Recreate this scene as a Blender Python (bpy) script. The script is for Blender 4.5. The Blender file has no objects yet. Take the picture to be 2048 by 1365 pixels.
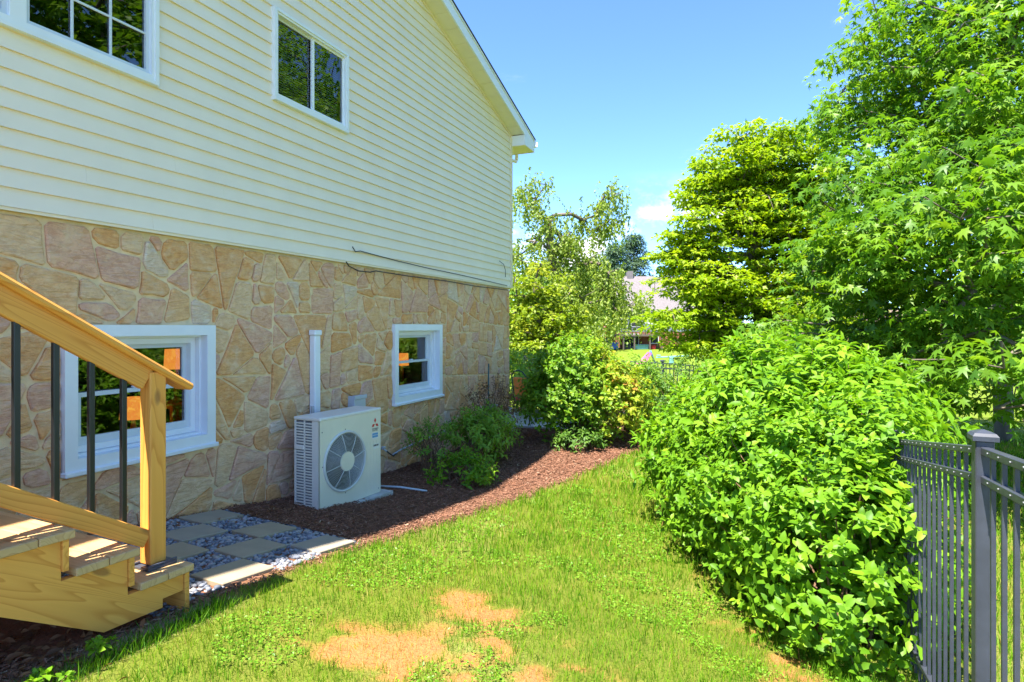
import bpy, bmesh, math, random
import numpy as np
from mathutils import Vector, Matrix

# ------------------------------------------------------------------ camera, sky, sun, exposure
# World frame: the camera stands at the origin (eye level z = 0), +y runs along the house wall, +x away from it.
scn = bpy.context.scene
C = scn.collection
YAW = math.radians(22.46)
SN, CS = math.sin(YAW), math.cos(YAW)
cam_d = bpy.data.cameras.new('camera'); cam = bpy.data.objects.new('camera', cam_d); C.objects.link(cam)
cam.rotation_euler = (math.radians(90), 0, YAW)
cam_d.sensor_width = 36; cam_d.lens = 36*1200/2048; cam_d.shift_y = -27.5/2048
cam_d.clip_start = 0.05; cam_d.clip_end = 5000
scn.camera = cam

SUNV = Vector((-0.150, -0.45, 1.0)).normalized()          # towards the sun
SUN_EL = math.asin(SUNV.z); SUN_ROT = math.atan2(SUNV.x, SUNV.y)
world = bpy.data.worlds.new('World'); scn.world = world; world.use_nodes = True
wt = world.node_tree; wn = wt.nodes; wn.clear()
sky = wn.new('ShaderNodeTexSky'); sky.sky_type = 'NISHITA'; sky.sun_disc = False
sky.sun_elevation = SUN_EL; sky.sun_rotation = SUN_ROT % (2*math.pi)
sky.air_density = 0.42; sky.dust_density = 0.0; sky.ozone_density = 6.0
bg = wn.new('ShaderNodeBackground'); bg.inputs[1].default_value = 0.15
wo = wn.new('ShaderNodeOutputWorld')
# clouds: a loose band of small cumulus low over the horizon all round, and faint high wisps
tcw = wn.new('ShaderNodeTexCoord'); sep = wn.new('ShaderNodeSeparateXYZ')
wt.links.new(tcw.outputs['Generated'], sep.inputs[0])
def wmath(op, a, b=None, clamp=False):
    n = wn.new('ShaderNodeMath'); n.operation = op; n.use_clamp = clamp
    for i, v in enumerate((a, b)):
        if v is None: continue
        if isinstance(v, (int, float)): n.inputs[i].default_value = v
        else: wt.links.new(v, n.inputs[i])
    return n.outputs[0]
def wrange(v, a, b):
    n = wn.new('ShaderNodeMapRange'); n.interpolation_type = 'SMOOTHSTEP'
    wt.links.new(v, n.inputs[0]); n.inputs[1].default_value = a; n.inputs[2].default_value = b
    return n.outputs[0]
def wnoise(scale, zs, detail, off):
    m = wn.new('ShaderNodeMapping'); m.inputs['Scale'].default_value = (1, 1, zs); m.inputs['Location'].default_value = off
    wt.links.new(tcw.outputs['Generated'], m.inputs[0])
    n = wn.new('ShaderNodeTexNoise'); n.inputs['Scale'].default_value = scale; n.inputs['Detail'].default_value = detail
    n.inputs['Roughness'].default_value = 0.6
    wt.links.new(m.outputs[0], n.inputs[0]); return n.outputs[0]
cum = wrange(wnoise(5.5, 1.6, 7, (0.3, 0.2, 0.0)), 0.50, 0.62)
band = wmath('MULTIPLY', wrange(sep.outputs[2], 0.02, 0.10), wmath('SUBTRACT', 1.0, wrange(sep.outputs[2], 0.17, 0.25)))
wisp = wmath('MULTIPLY', wrange(wnoise(4.0, 4.0, 8, (1.7, 0.4, 0.9)), 0.60, 0.80), 0.30)
cl = wmath('MAXIMUM', wmath('MULTIPLY', cum, band), wisp, True)
mixc = wn.new('ShaderNodeMix'); mixc.data_type = 'RGBA'
mixc.inputs[7].default_value = (2.6, 2.65, 2.75, 1)
tint = wn.new('ShaderNodeMix'); tint.data_type = 'RGBA'; tint.blend_type = 'MULTIPLY'; tint.inputs[0].default_value = 1.0
tint.inputs[7].default_value = (0.88, 0.98, 1.0, 1)
wt.links.new(sky.outputs[0], tint.inputs[6])
wt.links.new(cl, mixc.inputs[0]); wt.links.new(tint.outputs[2], mixc.inputs[6])
wt.links.new(mixc.outputs[2], bg.inputs[0]); wt.links.new(bg.outputs[0], wo.inputs[0])

sun_d = bpy.data.lights.new('sun', 'SUN'); sun_d.energy = 3.7; sun_d.angle = math.radians(0.53); sun_d.color = (1, 0.95, 0.86)
sun = bpy.data.objects.new('sun', sun_d); C.objects.link(sun)
sun.rotation_euler = SUNV.to_track_quat('Z', 'Y').to_euler()
vs = scn.view_settings
vs.view_transform = 'Standard'; vs.look = 'None'; vs.exposure = 2.25; vs.gamma = 1.0; vs.use_curve_mapping = False
scn.cycles.max_bounces = 8; scn.cycles.diffuse_bounces = 4; scn.cycles.transparent_max_bounces = 12
scn.cycles.use_denoising = True

# ------------------------------------------------------------------ helpers
rng = np.random.default_rng(7)
random.seed(7)
def c2w(X, Z, z=0.0):
    """a spot X metres right of and Z metres ahead along the viewing direction, in world metres"""
    return Vector((X*CS - Z*SN, X*SN + Z*CS, z))

def tag(o, label=None, cat=None, group=None, kind=None):
    if label: o['label'] = label
    if cat: o['category'] = cat
    if group: o['group'] = group
    if kind: o['kind'] = kind
    return o
def adopt(o, parent):
    o.parent = parent
    if parent.type == 'EMPTY':
        o.matrix_parent_inverse = Matrix.Translation(-parent.location)
def thing(name, loc, label, cat, group=None):
    e = bpy.data.objects.new(name, None); C.objects.link(e); e.location = loc; e.empty_display_size = 0.2
    return tag(e, label, cat, group)
def link(name, me, m, parent=None, mw=None):
    o = bpy.data.objects.new(name, me); C.objects.link(o)
    if m is not None and not me.materials: me.materials.append(m)
    if mw is not None: o.matrix_world = mw; o.matrix_basis = mw
    if parent is not None: adopt(o, parent)
    return o
def pymesh(name, V, F, smooth=False):
    me = bpy.data.meshes.new(name); me.from_pydata([tuple(v) for v in V], [], [tuple(f) for f in F]); me.update()
    if smooth: me.polygons.foreach_set('use_smooth', [True]*len(me.polygons))
    return me
def fix(me):
    bm = bmesh.new(); bm.from_mesh(me); bmesh.ops.recalc_face_normals(bm, faces=bm.faces); bm.to_mesh(me); bm.free(); return me
def obj(name, V, F, m, parent=None, smooth=False, fixn=True):
    me = pymesh(name, V, F, smooth)
    if fixn: fix(me)
    return link(name, me, m, parent)
def npmesh(name, V, F, var=None, col=None, smooth=False):
    """big mesh from numpy arrays; F is (n,3) or (n,4)"""
    V = np.ascontiguousarray(V, dtype=np.float32); F = np.ascontiguousarray(F, dtype=np.int32)
    me = bpy.data.meshes.new(name); n, k = F.shape
    me.vertices.add(len(V)); me.vertices.foreach_set('co', V.ravel())
    me.loops.add(n*k); me.loops.foreach_set('vertex_index', F.ravel())
    me.polygons.add(n); me.polygons.foreach_set('loop_start', np.arange(0, n*k, k, dtype=np.int32))
    if smooth: me.polygons.foreach_set('use_smooth', np.ones(n, dtype=bool))
    me.update(calc_edges=True)
    if var is not None:
        a = me.attributes.new('var', 'FLOAT', 'POINT'); a.data.foreach_set('value', np.ascontiguousarray(var, dtype=np.float32))
    if col is not None:
        a = me.attributes.new('gcol', 'FLOAT_COLOR', 'POINT')
        a.data.foreach_set('color', np.ascontiguousarray(np.c_[col, np.ones(len(col))], dtype=np.float32).ravel())
    return me
_bc = {}
def box_mesh(l, w, h, b=0.0):
    """bevelled box centred at the origin (length x, width y, height z)"""
    k = (round(l, 4), round(w, 4), round(h, 4), round(b, 4))
    if k in _bc: return _bc[k]
    bm = bmesh.new(); bmesh.ops.create_cube(bm, size=1.0)
    bmesh.ops.scale(bm, vec=(l, w, h), verts=bm.verts)
    if b > 0: bmesh.ops.bevel(bm, geom=bm.edges[:], offset=b, segments=1, affect='EDGES', profile=0.5)
    me = bpy.data.meshes.new('box'); bm.to_mesh(me); bm.free(); _bc[k] = me
    return me
def box(name, lo, hi, m, parent=None, b=0.0):
    """axis-aligned bevelled box between two corners"""
    lo, hi = Vector(lo), Vector(hi); d = hi-lo; c = (lo+hi)/2
    me = box_mesh(abs(d.x), abs(d.y), abs(d.z), b).copy()
    me.transform(Matrix.Translation(c)); me.materials.clear()
    return link(name, me, m, parent)
def bar(name, p, q, w, h, m, parent=None, b=0.0, up=(0, 0, 1)):
    """bevelled bar from p to q, w wide and h high; local x runs along it"""
    p, q = Vector(p), Vector(q); d = q-p; L = d.length; x = d.normalized()
    y = Vector(up).cross(x); y = y.normalized() if y.length > 1e-5 else Vector((0, 1, 0)); z = x.cross(y)
    me = box_mesh(L, w, h, b).copy(); me.materials.clear()
    mw = Matrix((x, y, z)).transposed().to_4x4(); mw.translation = (p+q)/2
    return link(name, me, m, parent, mw)
def ring_frame(name, y0, y1, z0, z1, wl, wr, wb, wtp, xf, xb, m, parent):
    """rectangular frame in the plane of the wall (facing +x), one closed mesh"""
    o = [(y0, z0), (y1, z0), (y1, z1), (y0, z1)]; i = [(y0+wl, z0+wb), (y1-wr, z0+wb), (y1-wr, z1-wtp), (y0+wl, z1-wtp)]
    V = [(xf, y, z) for y, z in o]+[(xf, y, z) for y, z in i]+[(xb, y, z) for y, z in o]+[(xb, y, z) for y, z in i]
    F = []
    for k in range(4):
        n = (k+1) % 4
        F += [(k, n, 4+n, 4+k), (8+k, 12+k, 12+n, 8+n), (k, 8+k, 8+n, n), (4+k, 4+n, 12+n, 12+k)]
    return obj(name, V, F, m, parent)
def tube(pts, r, n=8, cap=True):
    """tube along points; r a number or a list"""
    pts = [Vector(p) for p in pts]; R = r if isinstance(r, (list, tuple)) else [r]*len(pts)
    V, F = [], []; a = None
    for i, p in enumerate(pts):
        t = (pts[min(i+1, len(pts)-1)]-pts[max(i-1, 0)]).normalized()
        if a is None: a = t.orthogonal().normalized()
        a = (a-t*a.dot(t)); a = a.normalized() if a.length > 1e-6 else t.orthogonal().normalized()
        b = t.cross(a)
        for k in range(n):
            th = 2*math.pi*k/n; V.append(p+(a*math.cos(th)+b*math.sin(th))*R[i])
    for i in range(len(pts)-1):
        for k in range(n):
            F.append((i*n+k, i*n+(k+1) % n, (i+1)*n+(k+1) % n, (i+1)*n+k))
    if cap: F.append(tuple(range(n))[::-1]); F.append(tuple(range((len(pts)-1)*n, len(pts)*n)))
    return V, F
def tubeobj(name, pts, r, m, parent=None, n=8):
    V, F = tube(pts, r, n); return obj(name, V, F, m, parent, smooth=True)
def merge(*parts):
    V, F = [], []
    for v, f in parts:
        o = len(V); V += list(v); F += [tuple(i+o for i in q) for q in f]
    return V, F
def lathe(prof, n=20, c=(0, 0, 0)):
    V, F = [], []
    for r, z in prof:
        for k in range(n):
            a = 2*math.pi*k/n; V.append((c[0]+r*math.cos(a), c[1]+r*math.sin(a), c[2]+z))
    for i in range(len(prof)-1):
        for k in range(n): F.append((i*n+k, i*n+(k+1) % n, (i+1)*n+(k+1) % n, (i+1)*n+k))
    F.append(tuple(range(n))[::-1]); F.append(tuple(range((len(prof)-1)*n, len(prof)*n)))
    return V, F
# value noise in plan, for worn patches of the lawn and uneven soil
_tab = np.random.default_rng(3).random((256, 256))
def vnoise(x, y, s=1.0):
    x = np.asarray(x)*s+1000.3; y = np.asarray(y)*s+1000.7
    xi = np.floor(x).astype(int); yi = np.floor(y).astype(int); fx = x-xi; fy = y-yi
    fx = fx*fx*(3-2*fx); fy = fy*fy*(3-2*fy)
    t = lambda a, b: _tab[a % 256, b % 256]
    return (t(xi, yi)*(1-fx)+t(xi+1, yi)*fx)*(1-fy)+(t(xi, yi+1)*(1-fx)+t(xi+1, yi+1)*fx)*fy
def fbm(x, y, s=1.0): return vnoise(x, y, s)*.5+vnoise(x, y, s*2.1)*.3+vnoise(x, y, s*4.3)*.2
def sstep(a, b, v):
    t = np.clip((np.asarray(v)-a)/(b-a), 0, 1); return t*t*(3-2*t)

# ------------------------------------------------------------------ materials
def new_mat(name):
    m = bpy.data.materials.new(name); m.use_nodes = True; nt = m.node_tree
    return m, nt, nt.nodes['Principled BSDF']
def N(nt, t, **kw):
    n = nt.nodes.new(t)
    for k, v in kw.items():
        if k in n.bl_rna.properties: setattr(n, k, v)
    return n
def setin(nt, sock, v):
    if isinstance(v, (int, float, tuple, list)): sock.default_value = v
    else: nt.links.new(v, sock)
def rgba(c): return (c[0], c[1], c[2], 1)
def ramp(nt, fac, stops, mode='LINEAR'):
    n = N(nt, 'ShaderNodeValToRGB'); n.color_ramp.interpolation = mode; e = n.color_ramp.elements
    while len(e) < len(stops): e.new(0.5)
    for k, (p, c) in enumerate(stops): e[k].position = p; e[k].color = rgba(c)
    nt.links.new(fac, n.inputs[0]); return n.outputs[0]
def noise(nt, vec, scale, detail=4, rough=0.55, dist=0.0):
    n = N(nt, 'ShaderNodeTexNoise'); n.inputs['Scale'].default_value = scale; n.inputs['Detail'].default_value = detail
    n.inputs['Roughness'].default_value = rough; n.inputs['Distortion'].default_value = dist
    if vec is not None: nt.links.new(vec, n.inputs['Vector'])
    return n.outputs[0]
def mix(nt, f, a, b, blend='MIX'):
    n = N(nt, 'ShaderNodeMix', data_type='RGBA'); n.blend_type = blend
    setin(nt, n.inputs[0], f); setin(nt, n.inputs[6], rgba(a) if isinstance(a, tuple) and len(a) == 3 else a)
    setin(nt, n.inputs[7], rgba(b) if isinstance(b, tuple) and len(b) == 3 else b); return n.outputs[2]
def mth(nt, op, a, b=0.0):
    n = N(nt, 'ShaderNodeMath'); n.operation = op; setin(nt, n.inputs[0], a); setin(nt, n.inputs[1], b); return n.outputs[0]
def bump(nt, h, strength, dist):
    n = N(nt, 'ShaderNodeBump'); n.inputs['Strength'].default_value = strength; n.inputs['Distance'].default_value = dist
    nt.links.new(h, n.inputs['Height']); return n.outputs[0]
def coords(nt, kind='Object', scale=(1, 1, 1), loc=None):
    t = N(nt, 'ShaderNodeTexCoord'); m = N(nt, 'ShaderNodeMapping'); m.inputs['Scale'].default_value = scale
    nt.links.new(t.outputs[kind], m.inputs[0])
    if loc is not None: nt.links.new(loc, m.inputs['Location'])
    return m.outputs[0]
def plain(name, c, rough=0.5, var=0.12, scale=6.0, metal=0.0, bumps=0.0, spec=0.5):
    """painted / plastic / metal surface with slight unevenness of tone and gloss"""
    m, nt, p = new_mat(name)
    v = coords(nt); n = noise(nt, v, scale, 5)
    d = tuple(x*(1-var) for x in c); b = tuple(min(1, x*(1+var)) for x in c)
    nt.links.new(ramp(nt, n, [(0.3, d), (0.7, b)]), p.inputs['Base Color'])
    rn = N(nt, 'ShaderNodeMapRange'); nt.links.new(noise(nt, v, scale*3, 3), rn.inputs[0])
    rn.inputs[3].default_value = max(0.05, rough-.1); rn.inputs[4].default_value = min(1, rough+.1)
    nt.links.new(rn.outputs[0], p.inputs['Roughness'])
    p.inputs['Metallic'].default_value = metal; p.inputs['Specular IOR Level'].default_value = spec
    if bumps: nt.links.new(bump(nt, noise(nt, v, scale*12, 4), bumps, 0.004), p.inputs['Normal'])
    return m
def leaf_mat(name, stops, trans=0.4, rough=0.42, tcol=(1.25, 1.25, 0.5), spec=0.35):
    m, nt, p = new_mat(name)
    a = N(nt, 'ShaderNodeAttribute', attribute_name='var')
    c = ramp(nt, a.outputs['Fac'], stops)
    nt.links.new(c, p.inputs['Base Color']); p.inputs['Roughness'].default_value = rough
    p.inputs['Specular IOR Level'].default_value = spec
    t = N(nt, 'ShaderNodeBsdfTranslucent'); nt.links.new(mix(nt, 1.0, c, tcol, 'MULTIPLY'), t.inputs[0])
    mx = N(nt, 'ShaderNodeMixShader'); mx.inputs[0].default_value = trans
    nt.links.new(p.outputs[0], mx.inputs[1]); nt.links.new(t.outputs[0], mx.inputs[2])
    nt.links.new(mx.outputs[0], nt.nodes['Material Output'].inputs[0]); return m
def wood_mat(name, light, dark, knot=(0.30, 0.13, 0.04)):
    """softwood boards: growth rings cut along the board (local x), with a few knots"""
    m, nt, p = new_mat(name)
    oi = N(nt, 'ShaderNodeObjectInfo'); cx = N(nt, 'ShaderNodeCombineXYZ')
    nt.links.new(mth(nt, 'MULTIPLY', oi.outputs['Random'], 37.0), cx.inputs[0])
    nt.links.new(mth(nt, 'MULTIPLY', oi.outputs['Random'], 11.0), cx.inputs[1])
    v = coords(nt, 'Object', (1, 1, 1), cx.outputs[0])
    w = coords(nt, 'Object', (0.24, 3.8, 3.8), cx.outputs[0])
    ring = mth(nt, 'FRACT', mth(nt, 'MULTIPLY', noise(nt, w, 1.6, 2, 0.4, 0.4), 16.0))
    late = ramp(nt, ring, [(0.0, (0, 0, 0)), (0.70, (0.35,)*3), (0.93, (1, 1, 1)), (1.0, (0, 0, 0))])
    f = coords(nt, 'Object', (3, 160, 160), cx.outputs[0]); fib = noise(nt, f, 1.0, 3)
    base = mix(nt, mth(nt, 'MULTIPLY', late, 0.75), light, dark)
    base = mix(nt, mth(nt, 'MULTIPLY', fib, 0.35), base, tuple(x*.72 for x in light))
    vo = N(nt, 'ShaderNodeTexVoronoi'); vo.inputs['Scale'].default_value = 1.0
    nt.links.new(coords(nt, 'Object', (2.6, 6.5, 6.5), cx.outputs[0]), vo.inputs['Vector'])
    kn = ramp(nt, vo.outputs['Distance'], [(0.0, (1, 1, 1)), (0.10, (1, 1, 1)), (0.16, (0, 0, 0))])
    base = mix(nt, mth(nt, 'MULTIPLY', kn, 0.8), base, knot)
    tone = mix(nt, oi.outputs['Random'], (0.86, 0.84, 0.80), (1.0, 1.0, 1.0))
    nt.links.new(mix(nt, 1.0, base, tone, 'MULTIPLY'), p.inputs['Base Color'])
    p.inputs['Roughness'].default_value = 0.55; p.inputs['Specular IOR Level'].default_value = 0.35
    nt.links.new(bump(nt, fib, 0.25, 0.002), p.inputs['Normal']); return m

M = {}
M['siding'] = plain('cream_vinyl', (0.87, 0.75, 0.595), 0.42, 0.03, 3.0, bumps=0.05)
M['trimcream'] = plain('cream_trim', (0.82, 0.68, 0.42), 0.45, 0.03)
M['white'] = plain('white_trim', (0.80, 0.81, 0.82), 0.38, 0.03)
M['soffit'] = plain('soffit_vinyl', (0.84, 0.76, 0.57), 0.45, 0.03)
M['shingle'] = plain('asphalt_shingle', (0.045, 0.045, 0.05), 0.9, 0.4, 30, bumps=0.5)
M['wood'] = wood_mat('treated_pine', (0.86, 0.40, 0.080), (0.58, 0.19, 0.024))
M['wood_pale'] = wood_mat('pine_tread', (0.62, 0.40, 0.19), (0.44, 0.24, 0.09))
M['black'] = plain('black_metal', (0.012, 0.012, 0.013), 0.38, 0.2)
M['fence'] = plain('fence_aluminium', (0.043, 0.048, 0.064), 0.42, 0.15, 14)
M['basemetal'] = plain('post_base_metal', (0.05, 0.055, 0.075), 0.45, 0.2)
M['ac'] = plain('cabinet_paint', (0.76, 0.72, 0.58), 0.40, 0.03)
M['acside'] = plain('cabinet_side_paint', (0.76, 0.73, 0.66), 0.40, 0.03)
M['grille'] = plain('wire_grille', (0.62, 0.63, 0.60), 0.4, 0.03)
M['dark'] = plain('dark_inside', (0.02, 0.022, 0.025), 0.6, 0.3)
M['coil'] = plain('aluminium_fins', (0.20, 0.21, 0.23), 0.5, 0.2, 40)
M['concrete'] = plain('concrete', (0.46, 0.45, 0.42), 0.85, 0.18, 9, bumps=0.5)
M['grey'] = plain('grey_pvc', (0.50, 0.53, 0.56), 0.45, 0.05)
M['boxgreen'] = plain('utility_green_grey', (0.34, 0.38, 0.34), 0.5, 0.08)
M['red'] = plain('red_print', (0.62, 0.03, 0.03), 0.4, 0.03)
M['blue'] = plain('blue_print', (0.10, 0.30, 0.55), 0.4, 0.03)
M['stickerwhite'] = plain('white_print', (0.75, 0.75, 0.72), 0.4, 0.03)
M['ink'] = plain('grey_print', (0.12, 0.12, 0.13), 0.5, 0.03)
M['cable'] = plain('cable_rubber', (0.035, 0.03, 0.028), 0.5, 0.2)
M['tan_rubber'] = plain('insulation', (0.42, 0.40, 0.36), 0.7, 0.1)
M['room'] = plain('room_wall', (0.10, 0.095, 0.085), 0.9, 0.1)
M['sash'] = plain('sash_vinyl', (0.62, 0.66, 0.70), 0.4, 0.03)
M['blind'] = plain('blind_slats', (0.30, 0.31, 0.28), 0.6, 0.05)
M['lamp'] = plain('lamp_shade', (0.60, 0.22, 0.04), 0.7, 0.08)
M['brass'] = plain('lamp_foot', (0.30, 0.2, 0.08), 0.4, 0.1)

def glass():
    m, nt, p = new_mat('window_glass'); nt.nodes.remove(p)
    tr = N(nt, 'ShaderNodeBsdfTransparent'); tr.inputs[0].default_value = (0.80, 0.86, 0.84, 1)
    gl = N(nt, 'ShaderNodeBsdfGlossy'); gl.inputs['Roughness'].default_value = 0.0; gl.inputs[0].default_value = (0.95, 1, 1, 1)
    fr = N(nt, 'ShaderNodeFresnel'); fr.inputs[0].default_value = 2.0
    nt.links.new(bump(nt, noise(nt, coords(nt), 2.2, 2), 0.02, 0.02), gl.inputs['Normal'])
    mx = N(nt, 'ShaderNodeMixShader'); nt.links.new(fr.outputs[0], mx.inputs[0])
    nt.links.new(tr.outputs[0], mx.inputs[1]); nt.links.new(gl.outputs[0], mx.inputs[2])
    nt.links.new(mx.outputs[0], nt.nodes['Material Output'].inputs[0]); return m
M['glass'] = glass()

def stone_mat():
    m, nt, p = new_mat('veneer_stone')
    oi = N(nt, 'ShaderNodeObjectInfo'); r = oi.outputs['Random']
    base = ramp(nt, r, [(0.0, (0.82, 0.48, 0.22)), (0.14, (0.80, 0.48, 0.32)), (0.30, (0.85, 0.53, 0.26)), (0.44, (0.83, 0.43, 0.16)),
                        (0.56, (0.78, 0.47, 0.33)), (0.70, (0.85, 0.60, 0.36)), (0.84, (0.82, 0.45, 0.19)), (0.93, (0.74, 0.48, 0.38)), (0.97, (0.80, 0.65, 0.49))], 'CONSTANT')
    v = coords(nt, 'Object')
    n1 = noise(nt, v, 5.0, 6, 0.62, 0.6); n2 = noise(nt, v, 17.0, 5, 0.6)
    c = mix(nt, ramp(nt, n1, [(0.35, (0, 0, 0)), (0.70, (0.75,)*3)]), base, (0.78, 0.45, 0.205))
    c = mix(nt, ramp(nt, n2, [(0.36, (0.75,)*3), (0.58, (0, 0, 0))]), c, mix(nt, 1.0, base, (0.84, 0.74, 0.68), 'MULTIPLY'))  # dark tones here and below: stone veins, and crevice shade painted into the colour
    seam = noise(nt, coords(nt, 'Object', (1, 1.2, 5.5)), 3.2, 5, 0.6, 1.4)
    c = mix(nt, ramp(nt, seam, [(0.46, (0, 0, 0)), (0.50, (0.55,)*3), (0.54, (0, 0, 0))]), c, mix(nt, 1.0, base, (0.66, 0.50, 0.42), 'MULTIPLY'))
    n4 = noise(nt, coords(nt, 'Object', (1, 1, 2.2)), 38.0, 5, 0.65, 0.7)
    c = mix(nt, ramp(nt, n4, [(0.36, (0.6,)*3), (0.50, (0, 0, 0))]), c, mix(nt, 1.0, base, (0.82, 0.72, 0.66), 'MULTIPLY'))
    c = mix(nt, ramp(nt, n1, [(0.50, (0, 0, 0)), (0.74, (0.65,)*3)]), c, (0.86, 0.68, 0.46))
    nt.links.new(c, p.inputs['Base Color']); p.inputs['Roughness'].default_value = 0.82; p.inputs['Specular IOR Level'].default_value = 0.25
    h = mth(nt, 'ADD', mth(nt, 'MULTIPLY', noise(nt, coords(nt, 'Object', (1, 1, 1.8)), 7.0, 7, 0.62, 0.8), 1.0), mth(nt, 'MULTIPLY', seam, 0.8))
    nt.links.new(bump(nt, h, 0.9, 0.03), p.inputs['Normal']); return m
M['stone'] = stone_mat()
M['mortar'] = plain('mortar', (0.80, 0.60, 0.36), 0.9, 0.14, 12, bumps=0.7, spec=0.2)
M['mortar_far'] = M['mortar']

def paver_mat():
    m, nt, p = new_mat('paver_concrete'); oi = N(nt, 'ShaderNodeObjectInfo')
    v = coords(nt, 'Object'); n = noise(nt, v, 5, 6, .6); s = noise(nt, v, 60, 3)
    c = ramp(nt, n, [(0.3, (0.31, 0.24, 0.15)), (0.7, (0.40, 0.31, 0.195))])
    c = mix(nt, mth(nt, 'MULTIPLY', oi.outputs['Random'], .5), c, (0.31, 0.29, 0.26))
    c = mix(nt, ramp(nt, s, [(0.60, (0, 0, 0)), (0.75, (0.4,)*3)]), c, (0.30, 0.27, 0.22))
    nt.links.new(c, p.inputs['Base Color']); p.inputs['Roughness'].default_value = 0.85
    nt.links.new(bump(nt, s, 0.4, 0.003), p.inputs['Normal']); return m
M['paver'] = paver_mat()
def var_mat(name, stops, rough=0.8, spec=0.3, bumps=0.0, scale=40):
    m, nt, p = new_mat(name); a = N(nt, 'ShaderNodeAttribute', attribute_name='var')
    c = ramp(nt, a.outputs['Fac'], stops)
    n = noise(nt, coords(nt), scale, 3)
    c = mix(nt, mth(nt, 'MULTIPLY', n, .5), c, mix(nt, 1.0, c, (0.6, 0.6, 0.6), 'MULTIPLY'))
    nt.links.new(c, p.inputs['Base Color']); p.inputs['Roughness'].default_value = rough; p.inputs['Specular IOR Level'].default_value = spec
    if bumps: nt.links.new(bump(nt, n, bumps, 0.004), p.inputs['Normal'])
    return m
M['gravel'] = var_mat('blue_grey_gravel', [(0, (0.12, 0.13, 0.16)), (0.4, (0.24, 0.25, 0.29)), (0.75, (0.37, 0.37, 0.40)), (1, (0.42, 0.37, 0.31))], 0.8)
M['mulch'] = var_mat('shredded_bark', [(0, (0.12, 0.058, 0.036)), (0.5, (0.30, 0.145, 0.088)), (0.85, (0.43, 0.225, 0.145)), (1, (0.55, 0.38, 0.26))], 0.9, 0.15)
M['litter'] = leaf_mat('dead_leaves', [(0, (0.10, 0.045, 0.02)), (0.6, (0.22, 0.10, 0.045)), (1, (0.34, 0.19, 0.09))], 0.2, 0.6, (1.2, 1, .7))
M['bark'] = var_mat('bark', [(0, (0.12, 0.095, 0.075)), (1, (0.22, 0.18, 0.14))], 0.9, 0.2, 0.8, 14)
M['twig'] = plain('brown_twig', (0.20, 0.11, 0.06), 0.8, 0.3, 20)
M['grass'] = leaf_mat('grass_blades', [(0, (0.045, 0.150, 0.006)), (0.35, (0.130, 0.290, 0.008)), (0.62, (0.235, 0.350, 0.016)), (0.80, (0.40, 0.35, 0.08)), (1, (0.48, 0.27, 0.10))], 0.38, 0.5, (1.15, 1.15, .5), 0.2)
def ground_mat():
    m, nt, p = new_mat('soil_and_turf'); a = N(nt, 'ShaderNodeAttribute', attribute_name='gcol')
    v = coords(nt); n = noise(nt, v, 9, 8, .65); n2 = noise(nt, v, 60, 4, .6); n3 = noise(nt, v, .35, 5, .6)
    c = mix(nt, ramp(nt, n, [(0.35, (0.55,)*3), (0.65, (0, 0, 0))]), a.outputs['Color'], mix(nt, 1.0, a.outputs['Color'], (0.62, 0.66, 0.60), 'MULTIPLY'))
    c = mix(nt, ramp(nt, n2, [(0.45, (0, 0, 0)), (0.7, (0.45,)*3)]), c, mix(nt, 1.0, a.outputs['Color'], (1.35, 1.28, 1.2), 'MULTIPLY'))
    c = mix(nt, ramp(nt, n3, [(0.4, (0, 0, 0)), (0.7, (0.4,)*3)]), c, mix(nt, 1.0, a.outputs['Color'], (1.25, 1.12, .9), 'MULTIPLY'))
    nt.links.new(c, p.inputs['Base Color']); p.inputs['Roughness'].default_value = 0.95; p.inputs['Specular IOR Level'].default_value = 0.1
    nt.links.new(bump(nt, mth(nt, 'ADD', n, n2), 0.8, 0.02), p.inputs['Normal']); return m
M['ground'] = ground_mat()

# ------------------------------------------------------------------ terrain
WALL = -4.40
_gy = [-60, -6, 0, 2.3, 3.4, 4.6, 6.3, 8, 10.6, 14, 20, 32, 50, 70, 95, 130, 260, 900, 3000]
_gz = [-1.0, -1.3, -1.38, -1.45, -1.56, -1.72, -1.87, -1.93, -1.95, -2.02, -2.35, -3.05, -3.9, -4.35, -3.35, -2.6, 1.0, 6, 6]
def G(x, y):
    x = np.asarray(x, dtype=float); y = np.asarray(y, dtype=float)
    b = sum(np.interp(y+o, _gy, _gz) for o in (-.6, -.3, 0, .3, .6))/5
    k = np.interp(y, [-2, 0, 2.5, 4, 6.3, 9, 14, 40], [.02, .025, .04, .058, .035, .012, .0, .0])
    return b-k*np.clip(x+4.4, 0, 6.5)+0.02*(fbm(x, y, .8)-.5)*np.clip((x+4.6)*2, 0, 1)
def g1(x, y): return float(G(x, y))
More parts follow.
